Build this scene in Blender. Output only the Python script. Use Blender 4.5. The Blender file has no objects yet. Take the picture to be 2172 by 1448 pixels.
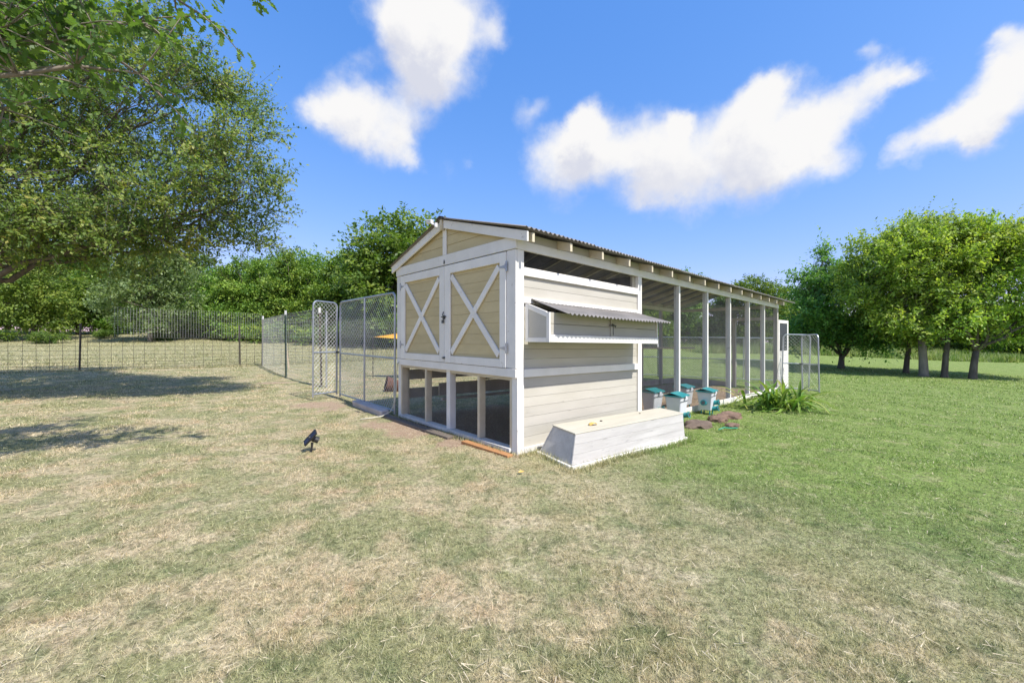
import bpy, math, random
import numpy as np
from mathutils import Vector, Matrix

R = math.radians
scene = bpy.context.scene
col = scene.collection
random.seed(7)

# ------------------------------------------------------------------ camera, sky, sun, exposure
EYE = 1.3
cam_data = bpy.data.cameras.new('camera')
cam_data.sensor_width = 36.0
cam_data.lens = 14.0
cam_data.clip_start = 0.05
cam_data.clip_end = 3000
cam = bpy.data.objects.new('camera', cam_data)
cam.location = (0, 0, EYE)
cam.rotation_euler = (R(90), 0, 0)
col.objects.link(cam)
scene.camera = cam

FPX = 845.0
ANG = math.atan2(0.671, 0.741)          # heading of the coop's long side
VX, VY = math.cos(ANG), math.sin(ANG)   # along the long side
UX, UY = -math.sin(ANG), math.cos(ANG)  # along the gable end, away from the sunny side
sun_vec = Vector((-UX + 0.06 * VX, -UY + 0.06 * VY, 1.30)).normalized()
sun_elev = math.asin(sun_vec.z)
sun_rot = math.atan2(sun_vec.x, sun_vec.y)

sun_data = bpy.data.lights.new('sun', 'SUN')
sun_data.energy = 4.0
sun_data.angle = R(0.55)
sun_data.color = (1.0, 0.955, 0.88)
sun = bpy.data.objects.new('sun', sun_data)
sun.rotation_euler = sun_vec.to_track_quat('Z', 'Y').to_euler()
sun.location = (20, -20, 30)
col.objects.link(sun)

view = scene.view_settings
view.view_transform = 'Standard'
view.look = 'None'
view.exposure = 0.68
view.gamma = 1.0
view.use_curve_mapping = False
SKY_STRENGTH = 0.15
scene.cycles.max_bounces = 6
scene.cycles.diffuse_bounces = 3
scene.cycles.glossy_bounces = 2
scene.cycles.transmission_bounces = 4
scene.cycles.caustics_reflective = False
scene.cycles.caustics_refractive = False


class NT:
    """small helper round a node tree"""
    def __init__(self, tree):
        self.t = tree
        self.n = tree.nodes
        self.l = tree.links

    def new(self, kind, **kw):
        nd = self.n.new(kind)
        for k, v in kw.items():
            setattr(nd, k, v)
        return nd

    def link(self, a, b):
        self.l.new(a, b)

    def put(self, sock, v):
        if isinstance(v, bpy.types.NodeSocket):
            self.l.new(v, sock)
        else:
            sock.default_value = v

    def math(self, op, a, b=0.0, c=0.0, clamp=False):
        nd = self.new('ShaderNodeMath', operation=op, use_clamp=clamp)
        self.put(nd.inputs[0], a); self.put(nd.inputs[1], b); self.put(nd.inputs[2], c)
        return nd.outputs[0]

    def vmath(self, op, a, b=None, scale=None):
        nd = self.new('ShaderNodeVectorMath', operation=op)
        self.put(nd.inputs[0], a)
        if b is not None: self.put(nd.inputs[1], b)
        if scale is not None: self.put(nd.inputs['Scale'], scale)
        return nd.outputs['Value'] if op in ('DOT_PRODUCT', 'DISTANCE', 'LENGTH') else nd.outputs['Vector']

    def smooth(self, v, a, b, lo=0.0, hi=1.0):
        nd = self.new('ShaderNodeMapRange', interpolation_type='SMOOTHSTEP')
        self.put(nd.inputs['Value'], v)
        nd.inputs['From Min'].default_value = a; nd.inputs['From Max'].default_value = b
        nd.inputs['To Min'].default_value = lo; nd.inputs['To Max'].default_value = hi
        return nd.outputs['Result']

    def mix(self, f, a, b, blend='MIX'):
        nd = self.new('ShaderNodeMix', data_type='RGBA', blend_type=blend)
        self.put(nd.inputs[0], f)
        for s, v in ((nd.inputs[6], a), (nd.inputs[7], b)):
            if isinstance(v, tuple) and len(v) == 3: v = (*v, 1)
            self.put(s, v)
        return nd.outputs[2]

    def noise(self, vec, scale, detail=3.0, rough=0.55, color=False):
        nd = self.new('ShaderNodeTexNoise')
        if vec is not None: self.l.new(vec, nd.inputs['Vector'])
        nd.inputs['Scale'].default_value = scale
        nd.inputs['Detail'].default_value = detail
        nd.inputs['Roughness'].default_value = rough
        return nd.outputs['Color'] if color else nd.outputs['Fac']


def make_world():
    w = bpy.data.worlds.new('World')
    scene.world = w
    w.use_nodes = True
    T = NT(w.node_tree)
    T.n.clear()
    out = T.new('ShaderNodeOutputWorld')
    bg = T.new('ShaderNodeBackground')
    sky = T.new('ShaderNodeTexSky')
    sky.sky_type = 'NISHITA'
    sky.sun_disc = False
    sky.sun_elevation = sun_elev
    sky.sun_rotation = sun_rot
    sky.altitude = 0.0
    sky.air_density = 1.0
    sky.dust_density = 0.35
    sky.ozone_density = 1.6
    tc = T.new('ShaderNodeTexCoord')
    d = T.vmath('NORMALIZE', tc.outputs['Generated'])
    warp = T.noise(d, 5.0, 6.0, 0.6, color=True)
    warp = T.vmath('SUBTRACT', warp, (0.5, 0.5, 0.5))
    dw = T.vmath('ADD', d, T.vmath('SCALE', warp, scale=0.13))
    warp2 = T.vmath('SUBTRACT', T.noise(d, 22.0, 5.0, 0.6, color=True), (0.5, 0.5, 0.5))
    dw = T.vmath('ADD', dw, T.vmath('SCALE', warp2, scale=0.028))
    blobs = []

    def px(x, y, r, w=1.0):
        dx, dz = x - 1086, 723 - y
        L = math.sqrt(FPX ** 2 + dx * dx + dz * dz)
        blobs.append(((dx / L, FPX / L, dz / L), r / L * math.sqrt(FPX / L), w))
    for b in ((880, 50, 125), (830, 20, 95), (960, 40, 115), (960, 120, 105), (890, 130, 105), (1050, 75, 45, .55), (905, 200, 70, .7),
              (770, 150, 42, .5), (735, 245, 90), (690, 240, 55, .8), (800, 275, 90), (850, 320, 50, .8), (860, 240, 60, .6),
              (1130, 232, 46, .48), (1165, 222, 36, .4), (986, 336, 24, .4), (940, 350, 40, .25),
              (1200, 350, 90), (1260, 270, 55), (1255, 320, 95), (1340, 345, 110), (1420, 330, 105), (1440, 270, 42), (1530, 320, 120), (1620, 280, 120),
              (1620, 200, 55), (1700, 320, 95), (1740, 255, 90), (1830, 215, 75), (1895, 165, 65), (1860, 110, 34, .6), (1930, 170, 40, .6), (1790, 330, 55, .8),
              (1390, 425, 62, .9), (1470, 410, 70, .9), (1340, 440, 40, .6), (1600, 365, 85),
              (2130, 215, 110), (2165, 110, 85), (2150, 60, 50, .7), (2060, 255, 85), (1990, 295, 65, .9), (1920, 315, 42, .7), (2090, 300, 60, .9), (2240, 150, 130)):
        px(*b)
    rng = random.Random(5)              # the same fair-weather clouds go on all round the sky
    seen = list(blobs)
    for _ in range(6):
        az = rng.uniform(R(75), R(285)); el = rng.uniform(R(12), R(60))
        for k in range(3):
            a2 = az + rng.uniform(-.2, .2); e2 = el + rng.uniform(-.06, .06)
            blobs.append(((math.sin(a2) * math.cos(e2), math.cos(a2) * math.cos(e2), math.sin(e2)), rng.uniform(.11, .19), 1.0))

    def field(vec, which):
        tot = None
        for c, r, w in which:
            v = T.smooth(T.vmath('DISTANCE', vec, c), r * 1.22, r * 0.10, 0.0, w)
            tot = v if tot is None else T.math('ADD', tot, v)
        return tot
    tot = field(dw, blobs)
    above = field(T.vmath('ADD', dw, T.vmath('ADD', (.02, -.01, .075), T.vmath('SCALE', warp2, scale=.05))), [q for q in seen if q[1] > .045])   # cloud lying above: this is an underside
    fb = T.noise(d, 7.0, 8.0, 0.60)
    fine = T.noise(d, 30.0, 6.0, 0.65)
    dens = T.math('ADD', tot, T.math('MULTIPLY', T.math('SUBTRACT', fb, 0.5), 1.1))
    dens = T.math('ADD', dens, T.math('MULTIPLY', T.math('SUBTRACT', fine, 0.5), .45))
    dens = T.math('MULTIPLY', dens, T.smooth(tot, .0, .12))
    mask = T.smooth(dens, 0.0, 1.45)
    # shade of the cloud undersides put into their colour, broken up by noise
    n2 = T.noise(dw, 9.0, 5.0, 0.55)
    shade = T.math('MULTIPLY', T.smooth(T.math('ADD', above, T.math('MULTIPLY', T.math('SUBTRACT', n2, .5), 1.6)), .35, 2.0), .95)
    ccol = T.mix(shade, (3.98, 3.95, 3.94), (2.85, 2.95, 3.4))
    sp = T.new('ShaderNodeSeparateColor')      # the clear deep blue of a dry day
    T.link(sky.outputs[0], sp.inputs[0])
    cb = T.new('ShaderNodeCombineColor')
    for k, (gain, power) in enumerate(((.575, 1.12), (1.06, .66), (2.36, .42))):
        T.link(T.math('MULTIPLY', T.math('POWER', sp.outputs[k], power), gain), cb.inputs[k])
    c = T.mix(mask, cb.outputs[0], ccol)
    T.link(c, bg.inputs['Color'])
    bg.inputs['Strength'].default_value = SKY_STRENGTH
    T.link(bg.outputs[0], out.inputs['Surface'])


make_world()

# ------------------------------------------------------------------ ground height and frames
CX, CY = 0.062, 4.54                    # near corner of the coop


def ss(a, b, x):
    t = np.clip((np.asarray(x, float) - a) / (b - a), 0, 1)
    return t * t * (3 - 2 * t)


def G(x, y):
    """height of the ground"""
    x = np.asarray(x, float); y = np.asarray(y, float)
    xc = np.clip(x, -60, 60)
    base = -0.0153 * xc
    ramp = ss(15, 44, y) * np.clip(1.25 - 0.009 * xc, .5, 2)
    bump = 0.012 * np.sin(1.7 * x + .6) * np.sin(1.3 * y + 1.1) + 0.008 * np.sin(3.9 * x + 2 * y)
    return base + ramp + bump * ss(0.9, 2.0, np.hypot(x, y)) - 0.0


def Gf(x, y): return float(G(x, y))


def W(lx, ly, lz=0.0):
    """coop frame (lx along the long side, ly along the gable end) to world"""
    return Vector((CX + VX * lx + UX * ly, CY + VY * lx + UY * ly, lz + .0105 * ly - .011 * lx))


# ------------------------------------------------------------------ materials
def mat_new(name):
    m = bpy.data.materials.new(name)
    m.use_nodes = True
    T = NT(m.node_tree)
    p = T.n.get('Principled BSDF')
    return m, T, p


def pmat(name, c1, c2=None, scale=5.0, rough=0.6, stretch=(1, 1, 1), bump=0.0, spec=0.3, metal=0.0, c3=None, thr=(.62, .72), grain=0.0):
    m, T, p = mat_new(name)
    p.inputs['Roughness'].default_value = rough
    p.inputs['Specular IOR Level'].default_value = spec
    p.inputs['Metallic'].default_value = metal
    tc = T.new('ShaderNodeTexCoord')
    vec = T.vmath('MULTIPLY', tc.outputs['Object'], stretch)
    oi = T.new('ShaderNodeObjectInfo')
    off = T.math('MULTIPLY', oi.outputs['Random'], 37.0)
    vec = T.vmath('ADD', vec, off)
    n = T.noise(vec, scale, 5.0, 0.6)
    c = T.mix(T.smooth(n, .3, .7), c1, c2 or c1)
    if c3:
        n3 = T.noise(vec, scale * 3.1, 6.0, 0.65)
        c = T.mix(T.smooth(n3, thr[0], thr[1]), c, c3)
    if grain:
        hv = T.new('ShaderNodeHueSaturation')
        T.link(c, hv.inputs['Color'])
        T.put(hv.inputs['Value'], T.math('ADD', 1 - grain / 2, T.math('MULTIPLY', oi.outputs['Random'], grain)))
        c = hv.outputs[0]
    T.put(p.inputs['Base Color'], c if not isinstance(c, tuple) else (*c, 1))
    if bump:
        b = T.new('ShaderNodeBump')
        b.inputs['Strength'].default_value = bump
        b.inputs['Distance'].default_value = 0.004
        T.link(T.noise(vec, scale * 6, 4.0, 0.6), b.inputs['Height'])
        T.link(b.outputs[0], p.inputs['Normal'])
    return m


M = {}
M['white'] = pmat('white_paint', (.84, .815, .755), (.76, .735, .675), 3.0, .5, bump=.25, c3=(.42, .38, .31), thr=(.63, .76), grain=.12)
M['white_end'] = pmat('white_paint_worn', (.72, .70, .66), (.60, .58, .54), 6.0, .6, bump=.4, c3=(.30, .26, .21), thr=(.60, .72), grain=.12)
M['tan'] = pmat('tan_paint', (.60, .50, .285), (.54, .445, .245), 2.5, .6, stretch=(1, 1, 3), bump=.3, c3=(.24, .18, .10), thr=(.72, .80), grain=.10)
M['tan_side'] = pmat('faded_tan_paint', (.50, .475, .41), (.45, .425, .36), 2.2, .65, stretch=(.6, 1, 2), bump=.3, c3=(.33, .31, .26), thr=(.62, .80), grain=.12)
M['cream'] = pmat('cream_paint', (.64, .57, .42), (.56, .49, .35), 4, .6, bump=.3, c3=(.28, .23, .15), thr=(.66, .78), grain=.1)
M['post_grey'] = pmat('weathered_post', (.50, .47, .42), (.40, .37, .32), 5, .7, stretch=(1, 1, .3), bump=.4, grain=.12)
M['roof'] = pmat('corrugated_roofing', (.24, .225, .21), (.17, .155, .145), 1.6, .55, bump=.3, c3=(.11, .09, .08), thr=(.55, .72))
M['lid'] = pmat('weathered_corrugated', (.24, .225, .215), (.17, .16, .15), 3, .6, bump=.3, c3=(.16, .14, .13), thr=(.62, .72))
M['galv'] = pmat('galvanised_steel', (.50, .52, .54), (.40, .42, .44), 12, .38, metal=.75, spec=.5)
M['wire'] = pmat('galvanised_wire', (.64, .64, .62), (.54, .54, .52), 9, .5, metal=.1, spec=.5)
M['wire_dark'] = pmat('weathered_wire', (.12, .105, .09), (.08, .07, .06), 9, .6, metal=.3)
M['hcloth'] = pmat('hardware_cloth', (.24, .24, .23), (.15, .15, .145), 7, .45, metal=.5)
M['iron'] = pmat('dark_iron', (.09, .10, .10), (.14, .15, .15), 20, .5, metal=.6)
M['green_post'] = pmat('green_post_paint', (.03, .075, .045), (.02, .05, .03), 14, .55)
M['dark_post'] = pmat('dark_steel_post', (.05, .048, .042), (.09, .07, .05), 14, .6)
M['cedar'] = pmat('raw_cedar', (.50, .26, .11), (.40, .19, .08), 6, .7, stretch=(.3, 6, 6), bump=.5)
M['old_wood'] = pmat('old_wood', (.20, .17, .14), (.13, .105, .085), 6, .8, stretch=(.4, 5, 5), bump=.6)
M['pale_wood'] = pmat('pale_wood', (.55, .44, .32), (.47, .37, .26), 8, .7, stretch=(4, 4, .5), bump=.4)
M['planter'] = pmat('chalky_white_wood', (.53, .515, .485), (.44, .425, .40), 2.4, .75, stretch=(.5, 4, 4), bump=.7, c3=(.25, .24, .23), thr=(.60, .74))
M['planter_top'] = pmat('cream_planter_top', (.56, .525, .425), (.50, .465, .37), 3, .65, stretch=(.5, 3, 3), bump=.4, c3=(.36, .33, .26), thr=(.68, .78))
M['feeder'] = pmat('white_plastic', (.72, .73, .74), (.64, .65, .66), 5, .4, spec=.5)
M['teal'] = pmat('teal_plastic', (.025, .27, .275), (.02, .22, .225), 5, .35, spec=.5)
M['black'] = pmat('black_plastic', (.016, .016, .018), (.028, .028, .03), 9, .45, spec=.5)
M['solar'] = pmat('solar_panel', (.012, .014, .03), (.02, .022, .045), 30, .15, spec=.6)
M['cam_white'] = pmat('camera_white', (.78, .78, .78), (.7, .7, .7), 9, .35, spec=.5)
M['rock'] = pmat('red_sandstone', (.235, .155, .11), (.13, .085, .06), 7, .85, bump=.9, c3=(.42, .30, .24), thr=(.58, .7))
M['rock_dark'] = pmat('brown_sandstone', (.20, .15, .115), (.12, .088, .066), 7, .85, bump=.9, c3=(.36, .27, .22), thr=(.58, .7))
M['pebble'] = pmat('dark_pebble', (.07, .06, .05), (.12, .10, .09), 30, .8)
M['husk'] = pmat('dry_yellow_leaf', (.72, .50, .16), (.60, .36, .08), 40, .6)
M['orange_cloth'] = pmat('orange_cloth', (.85, .42, .04), (.78, .36, .03), 4, .7)
M['rust'] = pmat('rusty_metal', (.20, .10, .07), (.12, .065, .05), 9, .75, bump=.6, c3=(.32, .22, .18))
M['concrete'] = pmat('pale_plank', (.52, .47, .45), (.42, .38, .36), 5, .8, bump=.6, c3=(.27, .23, .2))
M['cord'] = pmat('pale_cord', (.60, .58, .46), (.5, .48, .36), 9, .6)
M['hose'] = pmat('green_hose', (.03, .33, .20), (.02, .26, .15), 9, .4, spec=.5)
M['bark'] = pmat('grey_bark', (.17, .145, .12), (.09, .075, .06), 7, .9, stretch=(1, 1, .25), bump=1.0)
M['bark_pale'] = pmat('pale_bark', (.30, .26, .21), (.18, .155, .125), 7, .9, stretch=(1, 1, .25), bump=1.0)
M['dark_inside'] = pmat('dark_boards', (.20, .175, .14), (.14, .12, .095), 4, .8)  # one dark brown tone for the floor, joists and partition
M['straw'] = pmat('dry_straw', (.60, .52, .36), (.48, .40, .26), 30, .7)


def leaf_mat(name, cols, trans=.40, rough=.5, tint=(1.5, 1.6, .7)):
    m, T, p = mat_new(name)
    at = T.new('ShaderNodeAttribute'); at.attribute_name = 'rnd'
    oi = T.new('ShaderNodeObjectInfo')
    geo = T.new('ShaderNodeNewGeometry')
    big = T.noise(geo.outputs['Position'], .9, 2.0)
    f = T.math('ADD', T.math('MULTIPLY', at.outputs['Fac'], .8), T.math('MULTIPLY', T.math('SUBTRACT', big, .4), .55), clamp=True)
    ramp = T.new('ShaderNodeValToRGB')
    el = ramp.color_ramp.elements
    for i, c in enumerate(cols):
        pos = i / (len(cols) - 1)
        if i < 2:
            e = el[i]; e.position = pos if i == 0 else (1 / (len(cols) - 1))
        else:
            e = el.new(pos)
        e.color = (*c, 1)
    T.link(f, ramp.inputs[0])
    hv = T.new('ShaderNodeHueSaturation')
    T.link(ramp.outputs[0], hv.inputs['Color'])
    T.put(hv.inputs['Value'], T.math('ADD', .85, T.math('MULTIPLY', oi.outputs['Random'], .3)))
    T.put(hv.inputs['Hue'], T.math('ADD', .487, T.math('MULTIPLY', oi.outputs['Random'], .026)))
    T.link(hv.outputs[0], p.inputs['Base Color'])
    p.inputs['Roughness'].default_value = rough
    p.inputs['Specular IOR Level'].default_value = .35
    tr = T.new('ShaderNodeBsdfTranslucent')
    T.link(T.mix(1.0, hv.outputs[0], tint, 'MULTIPLY'), tr.inputs['Color'])
    ms = T.new('ShaderNodeMixShader')
    ms.inputs[0].default_value = trans
    T.link(p.outputs[0], ms.inputs[1]); T.link(tr.outputs[0], ms.inputs[2])
    T.link(ms.outputs[0], T.n.get('Material Output').inputs['Surface'])
    return m


M['leaf_elm'] = leaf_mat('elm_leaf', [(0.045, 0.085, 0.02), (0.11, 0.17, 0.04), (0.21, 0.275, 0.065), (0.33, 0.34, 0.09), (0.4, 0.3, 0.1)])
M['leaf_oak'] = leaf_mat('oak_leaf', [(0.06, 0.13, 0.035), (0.11, 0.22, 0.05), (0.18, 0.32, 0.06), (0.25, 0.39, 0.09)])
M['leaf_yard'] = leaf_mat('yard_tree_leaf', [(0.11, 0.19, 0.04), (0.25, 0.36, 0.06), (0.41, 0.49, 0.09), (0.56, 0.56, 0.13)])
M['leaf_bright'] = leaf_mat('bright_leaf', [(.08, .16, .03), (.17, .28, .05), (.29, .39, .07), (.43, .47, .11)])
M['leaf_dark'] = leaf_mat('dark_tree_leaf', [(0.06, 0.16, 0.045), (0.12, 0.27, 0.065), (0.21, 0.37, 0.08), (0.33, 0.45, 0.11)])
M['leaf_wood'] = leaf_mat('woodland_leaf', [(0.055, 0.115, 0.028), (0.125, 0.225, 0.042), (0.24, 0.335, 0.065), (0.38, 0.42, 0.12)])
M['leaf_grey'] = leaf_mat('grey_green_leaf', [(0.09, 0.135, 0.06), (0.17, 0.225, 0.1), (0.26, 0.31, 0.145), (0.34, 0.38, 0.19)])
M['leaf_juniper'] = leaf_mat('juniper_leaf', [(0.06, 0.14, 0.025), (0.14, 0.26, 0.035), (0.26, 0.37, 0.05), (0.38, 0.44, 0.07)], trans=.2)
M['strap'] = leaf_mat('strap_leaf', [(0.09, 0.18, 0.035), (0.16, 0.28, 0.05), (0.28, 0.38, 0.08), (0.5, 0.46, 0.16)], trans=.28, rough=.38)


# ---- turf: colour by place (dry towards the near left, green to the right), used by the soil and the blades
def turf_group():
    g = bpy.data.node_groups.new('turf_colour', 'ShaderNodeTree')
    g.interface.new_socket('Color', in_out='OUTPUT', socket_type='NodeSocketColor')
    g.interface.new_socket('Green', in_out='OUTPUT', socket_type='NodeSocketFloat')
    T = NT(g)
    out = T.new('NodeGroupOutput')
    geo = T.new('ShaderNodeNewGeometry')
    P = geo.outputs['Position']
    P2 = T.vmath('MULTIPLY', P, (1, 1, 0))
    sep = T.new('ShaderNodeSeparateXYZ'); T.link(P, sep.inputs[0])
    x, y = sep.outputs[0], sep.outputs[1]
    n1 = T.noise(P2, .55, 3.0)
    n2 = T.noise(P2, 1.9, 5.0, .6)
    n3 = T.noise(P2, 7.0, 4.0, .6)
    n4 = T.noise(T.vmath('ADD', P2, (31, 17, 0)), 1.5, 5.0, .62)
    n5 = T.noise(T.vmath('ADD', P2, (-11, 47, 0)), 3.4, 4.0, .6)
    yc = T.math('MAXIMUM', y, 1.25)
    bound = T.math('SUBTRACT', x, T.math('DIVIDE', 6.4, T.math('MULTIPLY', yc, yc)))
    bound = T.math('ADD', bound, T.math('MULTIPLY', T.math('SUBTRACT', n1, .5), 3.2))
    bound = T.math('ADD', bound, T.math('MULTIPLY', T.math('SUBTRACT', n2, .5), 2.6))
    bound = T.math('ADD', bound, T.math('MULTIPLY', T.math('SUBTRACT', n5, .5), 1.4))
    g1 = T.smooth(bound, -1.3, 1.9)
    patch = T.smooth(T.math('ADD', T.math('MULTIPLY', n4, .6), T.math('MULTIPLY', n5, .4)), .43, .56)
    field = T.math('MULTIPLY', T.smooth(y, 13.0, 20.0), .45)
    g2 = T.math('MAXIMUM', g1, T.math('MAXIMUM', field, T.math('MULTIPLY', patch, .60)))
    lush = T.math('MULTIPLY', T.smooth(bound, .3, 3.2), T.smooth(y, 1.6, 4.2))
    tan = T.mix(n3, (.52, .44, .295), (.375, .305, .185))
    warm = T.smooth(n2, .50, .66)
    tan = T.mix(T.math('MULTIPLY', warm, .6), tan, (.46, .325, .205))
    grn = T.mix(n3, (.125, .175, .062), (.225, .265, .10))
    lushc = T.mix(n3, (.135, .215, .048), (.245, .32, .085))
    grn = T.mix(lush, grn, lushc)
    c = T.mix(g2, tan, grn)
    n6 = T.noise(T.vmath('ADD', P2, (71, -23, 0)), 3.4, 5.0, .62)
    weeds = T.math('MULTIPLY', T.smooth(n6, .52, .66), .62)     # darker clover and weeds in patches
    c = T.mix(weeds, c, T.mix(1.0, c, (.46, .60, .50), 'MULTIPLY'))
    pale = T.math('MULTIPLY', T.smooth(n6, .44, .32), T.math('SUBTRACT', 1.0, T.math('MULTIPLY', lush, .7)))
    c = T.mix(T.math('MULTIPLY', pale, .55), c, (.56, .48, .33))
    n7 = T.noise(P2, 17.0, 4.0, .65)                     # thatch tone, with the shade in gaps between blades put into the colour
    c = T.mix(T.smooth(n7, .50, .36), c, T.mix(1.0, c, (.58, .62, .56), 'MULTIPLY'))
    c = T.mix(T.math('MULTIPLY', T.smooth(n7, .56, .70), .5), c, T.mix(1.0, c, (1.22, 1.20, 1.2), 'MULTIPLY'))
    fleck = T.math('MULTIPLY', T.smooth(n5, .54, .70), .45)
    c = T.mix(fleck, c, (.40, .36, .20))
    T.link(c, out.inputs[0])
    T.link(g2, out.inputs[1])
    return g


TURF = turf_group()
SOIL = [(-3.75, 7.9, .7), (-3.35, 7.5, .5), (-1.45, 5.75, .5), (-1.9, 6.1, .45), (-.75, 5.05, .30), (-2.2, 6.3, .40), (-6.9, 11.6, .7)]


def soil_amount(x, y):
    s = np.zeros_like(np.asarray(x, float))
    for cx, cy, r in SOIL:
        s = np.maximum(s, 1 - ss(r * .35, r * 1.1, np.hypot(x - cx, y - cy)))
    lx = (x - CX) * VX + (y - CY) * VY
    ly = (x - CX) * UX + (y - CY) * UY
    inside = ((lx > 0) & (lx < 10.2) & (ly > 0.02) & (ly < 2.95)).astype(float)
    return np.maximum(s, inside * .93)


def ground_mat():
    m, T, p = mat_new('lawn_soil')
    gn = T.new('ShaderNodeGroup'); gn.node_tree = TURF
    geo = T.new('ShaderNodeNewGeometry')
    P = geo.outputs['Position']
    at = T.new('ShaderNodeAttribute'); at.attribute_name = 'soil'
    fine = T.noise(P, 38.0, 5.0, .7)
    mid = T.noise(P, 9.0, 4.0, .6)
    c = T.mix(T.smooth(fine, .32, .66), T.mix(.55, gn.outputs[0], (.12, .10, .06)), T.mix(1.0, gn.outputs[0], (1.3, 1.3, 1.3), 'MULTIPLY'))
    # far away the blades end and the sward is only a tone: longer, slightly darker mottling
    dirt = T.mix(mid, (.40, .29, .20), (.27, .185, .125))
    dirt = T.mix(T.smooth(fine, .45, .7), dirt, (.52, .42, .30))
    f = T.smooth(T.math('ADD', at.outputs['Fac'], T.math('MULTIPLY', T.math('SUBTRACT', mid, .5), .9)), .35, .7)
    c = T.mix(f, c, dirt)
    T.link(c, p.inputs['Base Color'])
    p.inputs['Roughness'].default_value = .95
    p.inputs['Specular IOR Level'].default_value = .1
    b = T.new('ShaderNodeBump')
    b.inputs['Strength'].default_value = .8
    b.inputs['Distance'].default_value = .03
    T.link(T.math('ADD', fine, T.math('MULTIPLY', mid, 1.2)), b.inputs['Height'])
    T.link(b.outputs[0], p.inputs['Normal'])
    return m


def blade_mat(name, lush=False):
    m, T, p = mat_new(name)
    at = T.new('ShaderNodeAttribute'); at.attribute_name = 'rnd'
    if lush:
        base = T.mix(T.smooth(T.noise(T.new('ShaderNodeNewGeometry').outputs['Position'], .5, 3), .4, .65), (.14, .22, .045), (.25, .28, .08))
        green = None
    else:
        gn = T.new('ShaderNodeGroup'); gn.node_tree = TURF
        base, green = gn.outputs[0], gn.outputs[1]
    hv = T.new('ShaderNodeHueSaturation')
    T.put(hv.inputs['Color'], base)
    T.put(hv.inputs['Value'], T.math('ADD', .66, T.math('MULTIPLY', at.outputs['Fac'], 1.35)))
    c = hv.outputs[0]
    # single dry or green blades among the others
    c = T.mix(T.math('MULTIPLY', T.smooth(at.outputs['Fac'], .86, .90), .65), c, (.74, .66, .46))
    c = T.mix(T.math('MULTIPLY', T.smooth(at.outputs['Fac'], .16, .10), .55), c, (.15, .20, .075))
    T.link(c, p.inputs['Base Color'])
    p.inputs['Roughness'].default_value = .55
    p.inputs['Specular IOR Level'].default_value = .25
    tr = T.new('ShaderNodeBsdfTranslucent')
    T.link(T.mix(1.0, c, (1.2, 1.25, .8), 'MULTIPLY'), tr.inputs['Color'])
    ms = T.new('ShaderNodeMixShader'); ms.inputs[0].default_value = .28
    T.link(p.outputs[0], ms.inputs[1]); T.link(tr.outputs[0], ms.inputs[2])
    T.link(ms.outputs[0], T.n.get('Material Output').inputs['Surface'])
    return m


M['ground'] = ground_mat()
M['blade'] = blade_mat('grass_blade')
M['meadow'] = blade_mat('meadow_blade', True)


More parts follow.
